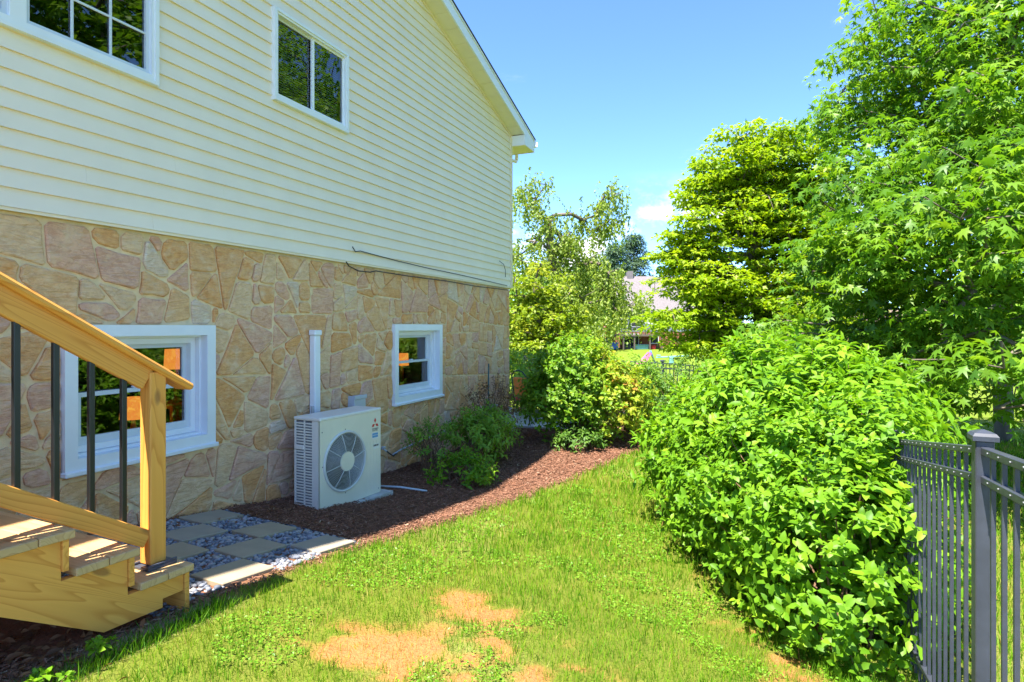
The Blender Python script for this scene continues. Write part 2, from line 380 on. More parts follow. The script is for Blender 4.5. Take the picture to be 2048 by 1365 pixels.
# outline of the mulch bed along the wall: x of its lawn-side edge for each y
def bed_edge(y):
    y = np.asarray(y, dtype=float)
    e = np.interp(y, [0, 1.5, 2.3, 3.0, 3.8, 4.4, 5.4, 6.3, 7.4, 8.5, 9.5, 10.4, 11.2, 11.9, 12.4, 13],
                  [-2.80, -2.80, -2.80, -2.80, -2.86, -2.78, -2.60, -2.44, -2.24, -2.0, -1.80, -1.78, -2.0, -2.6, -3.6, -6])
    return e+0.07*(vnoise(y*0+3.1, y, 2.6)-.5)+0.04*(vnoise(y*0+8.1, y, 9)-.5)
def bed_mask(x, y): return sstep(-.05, .05, bed_edge(y)-np.asarray(x)+.10*(vnoise(x, y, 7)-.5))*(np.asarray(y) > -2)*(np.asarray(y) < 13.2)
def dry_mask(x, y):
    """bare, sun-scorched places in the lawn"""
    x = np.asarray(x); y = np.asarray(y)
    def blob(cx, cy, rx, ry): return np.exp(-(((x-cx)/rx)**2+((y-cy)/ry)**2))
    b = blob(-1.15, 2.72, .50, .36)+blob(-1.58, 3.30, .42, .26)*.85+blob(-.80, 2.25, .75, .40)*.9+blob(-1.55, 2.35, .30, .22)*.8+blob(-2.0, 2.45, .30, .25)*.6+blob(-.10, 4.2, .26, .50)*.8+blob(.15, 3.4, .22, .45)*.7+blob(-.35, 5.2, .22, .45)*.5+blob(-.9, 4.6, .5, .5)*.32
    f = .45*fbm(x, y, 2.6)+.55*fbm(x, y, 7.5)
    return np.clip((b*1.25-.30)*sstep(.44, .62, f+.10*(b-.7)), 0, 1)

def build_ground():
    def lines(dense_a, dense_b, step, lo, hi):
        a = list(np.arange(dense_a, dense_b, step)); s = step; v = a[-1]
        while v < hi: s *= 1.22; v += s; a.append(v)
        s = step; v = a[0]
        while v > lo: s *= 1.22; v -= s; a.insert(0, v)
        return np.array(a)
    xs = lines(-4.6, 2.2, .06, -1500, 1500); ys = lines(1.2, 13.0, .06, -400, 2600)
    X, Y = np.meshgrid(xs, ys); Z = G(X, Y)
    bedm = bed_mask(X, Y); d = dry_mask(X, Y)
    Z = Z+bedm*(0.012+.03*(fbm(X, Y, 3)-.4))+.012*(vnoise(X, Y, 11)-.5)*(1-bedm)
    grass = np.array((0.13, 0.16, 0.02)); far = np.array((0.15, 0.215, 0.022)); dryc = np.array((0.40, 0.165, 0.062)); mul = np.array((0.22, 0.105, 0.064))
    fm = sstep(8, 22, Y)[..., None]; col = grass*(1-fm)+far*fm
    thatch = sstep(.45, .75, fbm(X, Y, .9))[..., None]*.5*(1-fm); col = col*(1-thatch)+np.array((0.27, 0.25, 0.08))*thatch
    dd = np.clip(d*2.2, 0, 1)[..., None]; col = col*(1-dd)+dryc*dd
    bb = bedm[..., None]; col = col*(1-bb)+mul*bb
    dirt = (sstep(.16, .04, np.abs(X-(-2.80)))*sstep(2.7, 2.2, Y)*.9)[..., None]; col = col*(1-dirt)+np.array((0.36, 0.25, 0.16))*dirt
    ny, nx = X.shape; idx = np.arange(nx*ny).reshape(ny, nx)
    F = np.stack([idx[:-1, :-1], idx[:-1, 1:], idx[1:, 1:], idx[1:, :-1]], -1).reshape(-1, 4)
    me = npmesh('ground', np.stack([X, Y, Z], -1).reshape(-1, 3), F, col=col.reshape(-1, 3), smooth=True)
    o = link('ground', me, M['ground']); tag(o, 'sloping lawn ground with bare soil patches and mulch bed', 'ground', kind='structure')
build_ground()
# ------------------------------------------------------------------ the house
HY0, HY1, HX0 = -5.56, 10.56, -14.0
RIDGE_Y, EAVE_Z, PITCH = 2.50, 3.67, 0.295
RIDGE_Z = EAVE_Z+PITCH*(HY1-RIDGE_Y)
SID_Z, LAP = 0.76, 0.1243
house = thing('house', (WALL, HY1, g1(WALL, HY1)), 'cream vinyl sided gable house on a tan stone veneer basement', 'house')
OPEN_UP = [(1.37, 3.285, 1.88, 3.20), (4.49, 5.63, 2.21, 3.12)]
OPEN_LOW = [(2.616, 3.842, -1.031, 0.017), (6.62, 7.88, -1.031, 0.040)]

def wall_mesh(name, x, y0, y1, z0, z1, holes, m, parent, inset=0.05, gable=False):
    ys = sorted({y0, y1, *[v for h in holes for v in (h[0]+inset, h[1]-inset)]}); zs = sorted({z0, z1, *[v for h in holes for v in (h[2]+inset, h[3]-inset)]})
    V = [(x, y, z) for z in zs for y in ys]; n = len(ys); F = []
    for i in range(len(zs)-1):
        for j in range(n-1):
            cy, cz = (ys[j]+ys[j+1])/2, (zs[i]+zs[i+1])/2
            if any(h[0] < cy < h[1] and h[2] < cz < h[3] for h in holes): continue
            F.append((i*n+j, i*n+j+1, (i+1)*n+j+1, (i+1)*n+j))
    if gable:
        k = (len(zs)-1)*n; V.append((x, RIDGE_Y, RIDGE_Z)); F.append(tuple(range(k, k+n))+(len(V)-1,))
    return obj(name, V, F, m, parent, fixn=False)
siding_wall = wall_mesh('siding_wall', WALL-.004, HY0, HY1, SID_Z-.02, EAVE_Z, OPEN_UP, M['siding'], house, gable=True)
stone_wall = wall_mesh('stone_wall', WALL-.030, HY0, HY1, -2.6, SID_Z+.03, OPEN_LOW, M['mortar'], house)
# the other walls of the house body
V = [(WALL-.03, HY1, -2.6), (HX0, HY1, -2.6), (HX0, HY0, -2.6), (WALL-.03, HY0, -2.6), (WALL-.03, HY1, EAVE_Z), (HX0, HY1, EAVE_Z), (HX0, HY0, EAVE_Z), (WALL-.03, HY0, EAVE_Z), (HX0, RIDGE_Y, RIDGE_Z)]
obj('outer_wall', V, [(0, 1, 5, 4), (1, 2, 6, 8, 5), (2, 3, 7, 6)], M['siding'], house, fixn=False)
# floor between basement and upper floor, and a partition that closes the rooms
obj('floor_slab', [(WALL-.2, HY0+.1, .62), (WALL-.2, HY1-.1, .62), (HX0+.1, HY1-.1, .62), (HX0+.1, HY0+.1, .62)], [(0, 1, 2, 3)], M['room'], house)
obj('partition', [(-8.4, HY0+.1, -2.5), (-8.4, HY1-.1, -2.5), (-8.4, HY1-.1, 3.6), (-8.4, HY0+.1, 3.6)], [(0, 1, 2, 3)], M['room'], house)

def y_lo(z): return HY0+max(0, (z-EAVE_Z))/PITCH
def y_hi(z): return HY1-.045-max(0, (z-EAVE_Z))/PITCH
def siding_piece(ya0, yb0, ya1, yb1, z0, z1, zc0, lap=True):
    """one length of lap siding; x leans out towards the bottom of its course"""
    def xo(z): return WALL+.030-.020*(z-zc0)/LAP
    V = []
    for y0_, y1_ in ((ya0, ya1), (yb0, yb1)):
        V += [(WALL-.003, y0_, z0), (xo(z0), y0_, z0), (xo(z1), y1_, z1), (WALL-.003, y1_, z1)]
    F = [(0, 1, 5, 4), (1, 2, 6, 5), (2, 3, 7, 6), (0, 3, 2, 1), (4, 5, 6, 7)]
    obj('siding_board', V, F, M['siding'], siding_wall)
course = 0
z = SID_Z
while z < RIDGE_Z-.03:
    z0, z1 = z, min(z+LAP, RIDGE_Z-.02)
    a0, b0, a1, b1 = y_lo(z0), y_hi(z0), y_lo(z1), y_hi(z1)
    cuts = []                                            # butt joints, staggered by course
    yj = a0+[1.2, 2.9, 0.4, 2.1][course % 4]+3.66*random.random()*.25
    while yj < b0-.4: cuts.append(yj); yj += 3.66
    spans = []
    prev = None
    for yj in cuts+[None]:
        s0, s1 = (a0, a1) if prev is None else (prev+.0008, prev+.0008)
        e0, e1 = (b0, b1) if yj is None else (yj, yj)
        prev = yj
        if e1 < s1: e1 = s1
        if e0-s0 > .02: spans.append((s0, e0, s1, e1))
    for s0, e0, s1, e1 in spans:
        pcs = [(s0, e0, s1, e1, z0, z1)]
        for wy0, wy1, wz0, wz1 in OPEN_UP:
            out = []
            for p in pcs:
                q0, q1, r0, r1, c0, c1 = p
                if c1 <= wz0+.015 or c0 >= wz1-.015 or q1 <= wy0 or q0 >= wy1: out.append(p); continue
                if q0 < wy0: out.append((q0, wy0+.01, r0, wy0+.01, c0, c1))
                if q1 > wy1: out.append((wy1-.01, q1, wy1-.01, r1, c0, c1))
                m0, m1 = max(q0, wy0+.01), min(q1, wy1-.01)
                if c0 < wz0: out.append((m0, m1, m0, m1, c0, wz0+.01))
                if c1 > wz1: out.append((m0, m1, m0, m1, wz1-.01, c1))
            pcs = out
        for p in pcs: siding_piece(p[0], p[1], p[2], p[3], p[4], p[5], z0)
    z += LAP; course += 1
box('corner_trim', (WALL-.03, HY1-.05, SID_Z-.02), (WALL+.038, HY1+.03, EAVE_Z+.02), M['trimcream'], house, .006)
box('starter_strip', (WALL-.004, HY0, SID_Z-.022), (WALL+.020, HY1-.052, SID_Z-.0008), M['siding'], siding_wall)

# veneer stones: irregular blocks cut from the wall surface, set in mortar
def clip(poly, n, d):
    out = []
    for i in range(len(poly)):
        p, q = poly[i], poly[(i+1) % len(poly)]
        a, b = p[0]*n[0]+p[1]*n[1]-d, q[0]*n[0]+q[1]*n[1]-d
        if a <= 0: out.append(p)
        if (a < 0 < b) or (b < 0 < a):
            t = a/(a-b); out.append((p[0]+(q[0]-p[0])*t, p[1]+(q[1]-p[1])*t))
    return out
def area(p): return abs(sum(p[i][0]*p[(i+1) % len(p)][1]-p[(i+1) % len(p)][0]*p[i][1] for i in range(len(p))))/2
srng = random.Random(21)
def shatter(poly, out):
    A = area(poly); cy = sum(p[0] for p in poly)/len(poly); cz = sum(p[1] for p in poly)/len(poly)
    T = min(.17, max(.018, srng.lognormvariate(math.log(.080), .55)))
    if A < T: out.append(poly); return
    sy = sum((p[0]-cy)**2 for p in poly); sz = sum((p[1]-cz)**2 for p in poly); syz = sum((p[0]-cy)*(p[1]-cz) for p in poly)
    ang = .5*math.atan2(2*syz, sy-sz)                    # long axis
    if A > 1.2: ang = 0 if (sy > sz) else math.pi/2
    ang += srng.gauss(0, .21 if A < 1.2 else .08)
    if A < .5 and srng.random() < .07: ang += math.pi/2*srng.choice((.5, -.5))
    n = (math.cos(ang), math.sin(ang)); ext = max(abs((p[0]-cy)*n[0]+(p[1]-cz)*n[1]) for p in poly)
    d = cy*n[0]+cz*n[1]+srng.uniform(-.32, .32)*ext
    a, b = clip(poly, n, d), clip(poly, (-n[0], -n[1]), -d)
    if len(a) < 3 or len(b) < 3: out.append(poly); return
    shatter(a, out); shatter(b, out)
cells = []
shatter([(0.35, -2.12), (HY1, -2.12), (HY1, SID_Z-.035), (0.35, SID_Z-.035)], cells)
for h in OPEN_LOW:
    nxt = []
    for p in cells:
        y0, y1, z0, z1 = h
        if max(q[0] for q in p) <= y0 or min(q[0] for q in p) >= y1 or max(q[1] for q in p) <= z0 or min(q[1] for q in p) >= z1: nxt.append(p); continue
        for n, d in (((1, 0), y0), ((-1, 0), -y1), ((0, 1), z0), ((0, -1), -z1)):
            a = clip(p, n, d)
            if len(a) >= 3 and area(a) > .004: nxt.append(a)
            p = clip(p, (-n[0], -n[1]), -d)
            if len(p) < 3: break
    cells = nxt
def inset(poly, g):
    if sum(poly[i][0]*poly[(i+1) % len(poly)][1]-poly[(i+1) % len(poly)][0]*poly[i][1] for i in range(len(poly))) < 0: poly = poly[::-1]
    p = poly
    for i in range(len(poly)):
        a, b = poly[i], poly[(i+1) % len(poly)]; ex, ey = b[0]-a[0], b[1]-a[1]; L = math.hypot(ex, ey)
        if L < 1e-6: continue
        n = (ey/L, -ex/L); d = a[0]*n[0]+a[1]*n[1]-g
        p = clip(p, n, d)
        if len(p) < 3: return None
    return p
nst = 0
for p in cells:
    q = inset(p, srng.uniform(.007, .013))
    if q is None or area(q) < .0025: continue
    q = [v for i, v in enumerate(q) if math.hypot(v[0]-q[i-1][0], v[1]-q[i-1][1]) > .012]
    if len(q) < 3: continue
    r = []
    for i in range(len(q)):
        a, b, c = q[i-1], q[i], q[(i+1) % len(q)]
        la, lc = math.hypot(a[0]-b[0], a[1]-b[1]), math.hypot(c[0]-b[0], c[1]-b[1])
        k = srng.uniform(.012, .040); ta, tc = min(.3, k/la), min(.3, k/lc)
        r.append((b[0]+(a[0]-b[0])*ta, b[1]+(a[1]-b[1])*ta)); r.append((b[0]+(c[0]-b[0])*tc, b[1]+(c[1]-b[1])*tc))
        if lc > .16:
            ex, ey = (c[0]-b[0])/lc, (c[1]-b[1])/lc; o = srng.uniform(-.009, .006)
            r.append(((b[0]+c[0])/2+ey*o, (b[1]+c[1])/2-ex*o))
    cy = sum(v[0] for v in r)/len(r); cz = sum(v[1] for v in r)/len(r); n = len(r)
    pr = srng.uniform(-.017, -.003); ty, tz = srng.gauss(0, .022), srng.gauss(0, .022)
    V = [(WALL-.032, y, z) for y, z in r]
    V += [(WALL+pr-.007+ty*(y-cy)+tz*(z-cz), y, z) for y, z in r]
    for y, z in r:
        f = 1-min(.16, .012/max(.02, math.hypot(y-cy, z-cz))); yy, zz = cy+(y-cy)*f, cz+(z-cz)*f
        V.append((WALL+pr+ty*(yy-cy)+tz*(zz-cz)+srng.gauss(0, .0016), yy, zz))
    V.append((WALL+pr+srng.uniform(-.003, .007), cy+srng.uniform(-.03, .03), cz+srng.uniform(-.02, .02)))
    F = []
    for i in range(n):
        j = (i+1) % n
        F += [(i, j, n+j, n+i), (n+i, n+j, 2*n+j, 2*n+i), (2*n+i, 2*n+j, 3*n)]
    me = pymesh('stone', V, F)
    o = link('stone', me, M['stone'], stone_wall); nst += 1
print('stones', nst, 'courses', course)

# roof
OH, EH = 0.30, 0.50                                     # rake and eave overhang
def rz(y): return RIDGE_Z-PITCH*abs(y-RIDGE_Y)
xr = WALL+OH; xl = HX0-OH
ya, yb = HY0-EH, HY1+EH
up = .16
def slab(y0, y1, zo0, zo1, x0, x1):
    """sloping slab between y0 and y1"""
    V = [(x, y, rz(y)+o) for x in (x0, x1) for y in (y0, y1) for o in (zo0, zo1)]
    return V, [(0, 1, 3, 2), (4, 6, 7, 5), (0, 2, 6, 4), (1, 5, 7, 3), (0, 4, 5, 1), (2, 3, 7, 6)]
V, F = merge(slab(RIDGE_Y, yb+.03, up, up+.022, xl-.02, xr+.022), slab(ya-.03, RIDGE_Y, up, up+.022, xl-.02, xr+.022))
roof = obj('roof', V, F, M['shingle'], house)
for nm, o0, o1, x0, x1, mt in (('rake_fascia', -.035, up-.035, xr-.025, xr, 'white'), ('rake_trim', up-.032, up-.004, xr-.02, xr+.012, 'white')):
    for y0, y1 in ((RIDGE_Y+.001, yb), (ya, RIDGE_Y-.001)):
        v, f = slab(y0, y1, o0, o1, x0, x1); obj(nm, v, f, M[mt], roof)
obj('roof_deck', *slab(RIDGE_Y, yb, .05, up-.002, xl, xr-.03), M['wood_pale'], roof)
obj('roof_deck', *slab(ya, RIDGE_Y, .05, up-.002, xl, xr-.03), M['wood_pale'], roof)
y = RIDGE_Y                                            # soffit panels under the rake, each a shallow tray
while y < HY1-.02:
    y2 = min(y+.30, HY1-.004)
    obj('soffit_panel', *slab(y+.003, y2-.003, -.022, -.008, WALL+.001, xr-.027), M['soffit'], roof); y = y2
obj('soffit_panel', *slab(HY0+.004, RIDGE_Y-.003, -.022, -.008, WALL+.001, xr-.027), M['soffit'], roof)
for y0, y1 in ((RIDGE_Y+.02, HY1-.02), (HY0+.02, RIDGE_Y-.02)):
    obj('rake_channel', *slab(y0, y1, -.066, -.024, WALL+.002, WALL+.036), M['trimcream'], siding_wall)
# boxed eave return at the far corner, eave soffit, fascia, gutter, downspout elbow
zb = rz(yb)-.07
er = [(HY1+.001, zb), (yb-.01, zb), (yb-.01, rz(yb)-.004), (HY1+.001, rz(HY1)-.03)]
V = [(x, y, z) for x in (WALL-.02, xr-.002) for y, z in er]
obj('eave_return', V, [(0, 1, 2, 3), (7, 6, 5, 4), (0, 4, 5, 1), (3, 2, 6, 7), (0, 3, 7, 4), (1, 5, 6, 2)], M['white'], roof)
box('eave_soffit', (HX0, HY1+.001, zb-.012), (xr-.004, yb-.012, zb-.002), M['soffit'], roof)
box('eave_fascia', (xl, yb-.009, zb-.02), (xr-.001, yb+.012, rz(yb)+up-.01), M['white'], roof)
gp = [(yb+.014, .0), (yb+.014, -.115), (yb+.085, -.115), (yb+.125, -.05), (yb+.125, 0), (yb+.118, 0), (yb+.118, -.045), (yb+.08, -.108), (yb+.02, -.108), (yb+.02, 0)]
gz = rz(yb)+up-.02
V = [(x, y, gz+dz) for x in (xl, xr+.03) for y, dz in gp]; n = len(gp)
obj('gutter', V, [(i, (i+1) % n, n+(i+1) % n, n+i) for i in range(n)]+[tuple(range(n)), tuple(range(n, 2*n))], M['white'], roof)
gx = WALL-.10
obj('downspout', *merge(tube([(gx, yb+.07, gz-.11), (gx, yb+.07, gz-.30), (gx, yb+.02, gz-.36), (gx, HY1+.10, gz-.42), (gx, HY1+.06, gz-.50), (gx, HY1+.06, -1.9)], .036, 6)), M['siding'], house)

# windows
def pane(name, x, y0, y1, z0, z1, parent):
    return obj(name, [(x, y0, z0), (x, y1, z0), (x, y1, z1), (x, y0, z1)], [(0, 1, 2, 3)], M['glass'], parent, fixn=False)
def basement_window(h, lab):
    y0, y1, z0, z1 = h
    win = ring_frame('window', y0, y1, z0+.03, z1, .085, .085, .085, .085, WALL+.022, WALL-.06, M['white'], house); win['label'] = lab
    a0, a1, b0, b1 = y0+.085, y1-.085, z0+.115, z1-.085
    ring_frame('jamb', a0-.002, a1+.002, b0-.002, b1+.002, .02, .02, .02, .02, WALL-.058, WALL-.22, M['white'], win)
    box('sill', (WALL-.10, y0-.012, z0), (WALL+.050, y1+.012, z0+.034), M['white'], win, .006)
    c0, c1, d0, d1 = a0+.02, a1-.02, b0+.02, b1-.02
    ring_frame('unit_frame', c0, c1, d0, d1, .045, .045, .045, .045, WALL-.10, WALL-.20, M['white'], win)
    e0, e1, f0, f1 = c0+.045, c1-.045, d0+.045, d1-.045; mid = (f0+f1)/2
    ring_frame('upper_sash', e0, e1, mid-.015, f1, .035, .035, .03, .035, WALL-.155, WALL-.185, M['sash'], win)
    pane('pane', WALL-.17, e0+.03, e1-.03, mid+.01, f1-.03, win)
    ring_frame('lower_sash', e0, e1, f0, mid+.020, .038, .038, .06, .032, WALL-.115, WALL-.150, M['sash'], win)
    pane('pane', WALL-.132, e0+.03, e1-.03, f0+.05, mid-.01, win)
    box('sash_lock', (WALL-.150, (e0+e1)/2-.03, mid+.021), (WALL-.12, (e0+e1)/2+.03, mid+.035), M['white'], win, .003)
    return win
basement_window(OPEN_LOW[0], 'white trimmed basement window behind the stair railing')
basement_window(OPEN_LOW[1], 'white trimmed basement window right of the heat pump')
def upper_window(h, lab, lites):
    y0, y1, z0, z1 = h
    win = ring_frame('window', y0, y1, z0, z1, .055, .055, .075, .055, WALL+.050, WALL-.03, M['white'], house); win['label'] = lab
    ring_frame('outer_casing', y0+.004, y1-.004, z0+.004, z1-.004, .030, .030, .03, .030, WALL+.062, WALL+.049, M['white'], win)
    a0, a1, b0, b1 = y0+.055, y1-.055, z0+.075, z1-.055
    return win, a0, a1, b0, b1
win, a0, a1, b0, b1 = upper_window(OPEN_UP[0], 'large white upper window with a grid of small panes', 3)
box('mullion', (WALL-.03, 2.275, b0-.002), (WALL+.045, 2.375, b1+.002), M['white'], win, .004)
for s0, s1 in ((a0, 2.275), (2.375, a1)):
    ring_frame('sash', s0, s1, b0, b1, .028, .028, .035, .03, WALL+.018, WALL-.02, M['sash'], win)
    g0, g1_, k0, k1 = s0+.028, s1-.028, b0+.035, b1-.03
    pane('pane', WALL-.004, g0-.006, g1_+.006, k0-.006, k1+.006, win)
    for i in (1, 2): box('muntin', (WALL-.001, g0+(g1_-g0)*i/3-.009, k0), (WALL+.012, g0+(g1_-g0)*i/3+.009, k1), M['sash'], win, .002)
    for i in (1, 2, 3): box('muntin', (WALL-.0005, g0, k0+(k1-k0)*i/4-.009), (WALL+.0105, g1_, k0+(k1-k0)*i/4+.009), M['sash'], win, .002)
win, a0, a1, b0, b1 = upper_window(OPEN_UP[1], 'white two pane sliding window with blinds above the heat pump', 1)
md = (a0+a1)/2+.02
for s0, s1, xo in ((a0, md+.012, -.012), (md-.022, a1, .012)):
    ring_frame('sash', s0, s1, b0, b1, .02 if xo < 0 else .034, .02, .025, .022, WALL+.010+xo, WALL-.012+xo, M['sash'] if xo < 0 else M['white'], win)
    pane('pane', WALL+xo, s0+.015, s1-.015, b0+.02, b1-.016, win)
for i in range(34):
    zz = b0+.02+i*.0245
    obj('blind_slat', [(WALL-.05, a0, zz), (WALL-.05, a1, zz), (WALL-.066, a1, zz+.019), (WALL-.066, a0, zz+.019)], [(0, 1, 2, 3)], M['blind'], win)
pl = M['lamp'].node_tree.nodes['Principled BSDF']; pl.inputs['Emission Color'].default_value = (1, .30, .05, 1); pl.inputs['Emission Strength'].default_value = .22
# lamps in the basement room, seen through the panes
for lx, ly, lz, lab in ((-5.2, 4.11, -.30, 'orange lamp shade seen high in the window behind the railing'), (-5.2, 3.68, -.72, 'orange lamp shade seen low in the window behind the railing'), (-5.2, 8.05, -.50, 'orange lamp shade seen through the window right of the heat pump')):
    t = thing('table_lamp', (lx, ly, lz-.42), lab, 'lamp', 'lamps in the basement room')
    obj('lamp_shade', *lathe([(.11, lz-.10), (.10, lz+.09)], 16, (lx, ly, 0)), M['lamp'], t)
    obj('lamp_foot', *lathe([(.06, lz-.42), (.06, lz-.40), (.015, lz-.37), (.035, lz-.25), (.015, lz-.11)], 12, (lx, ly, 0)), M['brass'], t)
    s = thing('side_table', (lx, ly, -2.4), 'dark table under the '+lab, 'table')
    tt = lz-.421
    box('table_top', (lx-.19, ly-.19, tt-.035), (lx+.19, ly+.19, tt), M['wood'], s, .005)
    for dx in (-.16, .16):
        for dy in (-.16, .16): box('leg', (lx+dx-.02, ly+dy-.02, -2.4), (lx+dx+.02, ly+dy+.02, tt-.036), M['wood'], s)
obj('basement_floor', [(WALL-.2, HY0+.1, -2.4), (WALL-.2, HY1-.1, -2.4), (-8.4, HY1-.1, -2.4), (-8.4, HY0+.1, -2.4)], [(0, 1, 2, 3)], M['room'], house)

# cables along the foot of the siding
tag(tubeobj('cable', [(WALL+.05, 5.70, .93), (WALL+.045, 5.76, .88), (WALL+.04, 5.86, .90), (WALL+.04, 6.6, .865), (WALL+.04, 7.4, .84), (WALL+.04, 8.4, .825), (WALL+.04, 9.4, .80), (WALL+.042, 10.3, .775)], .006, M['cable'], n=6), 'thin black cable stapled along the lowest siding boards', 'cable')
tag(tubeobj('cable', [(WALL+.04, 5.60, .745), (WALL+.03, 5.66, .705), (WALL+.02, 5.85, .665), (WALL+.02, 6.08, .67), (WALL+.02, 6.2, .695), (WALL+.02, 7.0, .69), (WALL+.02, 8.0, .70), (WALL+.02, 9.0, .685), (WALL+.02, 10.4, .70)], .007, M['cable'], n=6), 'dark cable sagging just below the siding over the stone', 'cable')
tag(tubeobj('cable', [(WALL+.04, 9.95, 1.20), (WALL+.05, 10.12, 1.16), (WALL+.05, 10.2, 1.06), (WALL+.045, 10.22, .93)], .005, M['cable'], n=6), 'short loose grey wire end near the house corner trim', 'wire')
# ------------------------------------------------------------------ deck stairs
SA = math.radians(3.0)
UX, VX = Vector((math.sin(SA), math.cos(SA), 0)), Vector((-math.cos(SA), math.sin(SA), 0))
S0 = Vector((-2.806, 2.325, 0))
def sp(u, v, z): return S0+UX*u+VX*v+Vector((0, 0, z))   # u along the descent, v towards the house
RUN, RISE, NST, SW = .293, .180, 7, 1.25
stairs = thing('deck_stairs', sp(-.4, .3, g1(-3.0, 1.9)), 'new pine deck stairs with a black baluster railing', 'stairs')
def tz(k): return -1.265+RISE*k
for k in range(NST):
    u1 = -RUN*k
    for a, b in ((u1-.143, u1), (u1-.289, u1-.146)):
        bar('tread_board', sp((a+b)/2, 0.0, tz(k)-.019), sp((a+b)/2, SW, tz(k)-.019), .143, .038, M['wood_pale'], stairs, .004)
    hb = tz(k)-.0385; ht = hb-(RISE-.040) if k else g1(-3, 2.3)-.02
    bar('riser', sp(u1-.035, .008, (hb+ht)/2), sp(u1-.035, SW-.01, (hb+ht)/2), .026, hb-ht, M['wood'], stairs, .002)
# notched stringer on the near side
prof = [(-.050, tz(0)-.040), (-.050, -1.395), (-.163, -1.395), (-.163, -1.44), (-.453, -1.435)]
prof += [(-.453-2.0, -1.435+2.0*.614)]
top = []
for k in range(NST):
    u1 = -RUN*k
    top += [(u1-.050, tz(k)-.040), (u1-RUN-.048, tz(k)-.040)]
poly = [p for p in prof if True]+[(-RUN*NST-.048, tz(NST-1)+.2)]+top[::-1]
def stringer(v, th):
    n = len(poly); V = [sp(u, v, z) for u, z in poly]+[sp(u, v+th, z) for u, z in poly]
    me = pymesh('stringer', V, [tuple(range(n))[::-1], tuple(range(n, 2*n))]+[(i, (i+1) % n, n+(i+1) % n, n+i) for i in range(n)])
    fix(me); rot = Matrix.Rotation(-math.pi/2-SA*-1, 4, 'Z')
    # local x along the stair run so that the grain follows the board
    ax = (UX*-1+Vector((0, 0, .614))).normalized(); ay = VX.copy(); az = ax.cross(ay)
    mw = Matrix((ax, ay, az)).transposed().to_4x4(); mw.translation = sp(-.5, v, -1.2)
    me.transform(mw.inverted()); link('stringer', me, M['wood'], stairs, mw)
stringer(.022, .038); stringer(SW-.06, .038)
# newel post on a metal base, railing
pu, pv = -.115, .135
base = bar('post_base', sp(pu-.075, pv+.035, tz(0)+.009), sp(pu+.085, pv+.035, tz(0)+.009), .150, .016, M['basemetal'], stairs, .003)
for dv in (-.022, .092):
    bar('base_flange', sp(pu-.075, pv+dv-.012, tz(0)+.0235), sp(pu+.085, pv+dv-.012, tz(0)+.0235), .012, .012, M['basemetal'], stairs, .002)
PT = -.235
def post(u, v, z0, z1): return bar('newel_post', sp(u, v+.0445, z0), sp(u, v+.0445, z1), .089, .089, M['wood'], stairs, .006, up=(UX.x, UX.y, 0))
post(pu, pv-.01, tz(0)+.018, PT)
SL = .614
def rail_z(u): return -.314-(u-.075)*SL*1.0             # top face of the handrail
ue, us = .075, -1.95
cv = pv+.0345
n_ = Vector((UX.x*SL, UX.y*SL, 1)).normalized()
def along(u, dz, v): return sp(u, v, rail_z(u)+dz)
bar('handrail', along(us, -.022, cv), along(ue, -.022, cv), .140, .038, M['wood'], stairs, .012, up=tuple(n_))
bar('top_rail', along(us, -.104, cv-.012), along(pu-.046, -.104, cv-.012), .038, .112, M['wood'], stairs, .004, up=tuple(n_))
bar('bottom_rail', along(us, -.94, cv-.010), along(pu-.046, -.94, cv-.010), .038, .089, M['wood'], stairs, .004, up=tuple(n_))
u = -.278
while u > us:
    bar('baluster', sp(u, cv-.010, rail_z(u)-.93), sp(u, cv-.010, rail_z(u)-.10), .026, .026, M['black'], stairs, .003, up=(UX.x, UX.y, 0)); u -= .154
# upper landing behind the top step
du = -RUN*NST
for k in range(10):
    a = du-.003-.146*k
    bar('deck_board', sp(a-.0715, -.01, tz(NST)-.019), sp(a-.0715, SW+.1, tz(NST)-.019), .143, .038, M['wood_pale'], stairs, .004)
bar('deck_joist', sp(du-.02, .0, tz(NST)-.14), sp(du-1.45, .0, tz(NST)-.14), .038, .19, M['wood'], stairs, .003)
for a in (du-.15, du-1.35):
    bar('deck_post', sp(a, .09, -1.75), sp(a, .09, tz(NST)-.05), .089, .089, M['wood'], stairs, .005, up=(UX.x, UX.y, 0))
bar('newel_post', sp(us+.05, pv+.03, tz(5)), sp(us+.05, pv+.03, rail_z(us+.05)-.04), .089, .089, M['wood'], stairs, .006, up=(UX.x, UX.y, 0))

# ------------------------------------------------------------------ heat pump
AA = math.atan2(.07, .89)
AU, AV = Vector((math.sin(AA), math.cos(AA), 0)), Vector((-math.cos(AA), math.sin(AA), 0))    # along the front, towards the wall
A0 = Vector((-3.84, 4.54, 0)); AW, AD, AZ0, AZ1 = .885, .33, -1.765, -.862
def ap(u, v, z): return A0+AU*u+AV*v+Vector((0, 0, z))
ac = thing('heat_pump', ap(AW/2, AD/2, AZ0), 'cream outdoor heat pump unit with round fan grille beside the stone wall', 'heat pump')
def abox(name, u0, u1, v0, v1, z0, z1, m, parent, b=.0):
    return bar(name, ap(u0, (v0+v1)/2, (z0+z1)/2), ap(u1, (v0+v1)/2, (z0+z1)/2), abs(v1-v0), z1-z0, m, parent, b)
FU, FZ, FR = .345, -1.330, .285
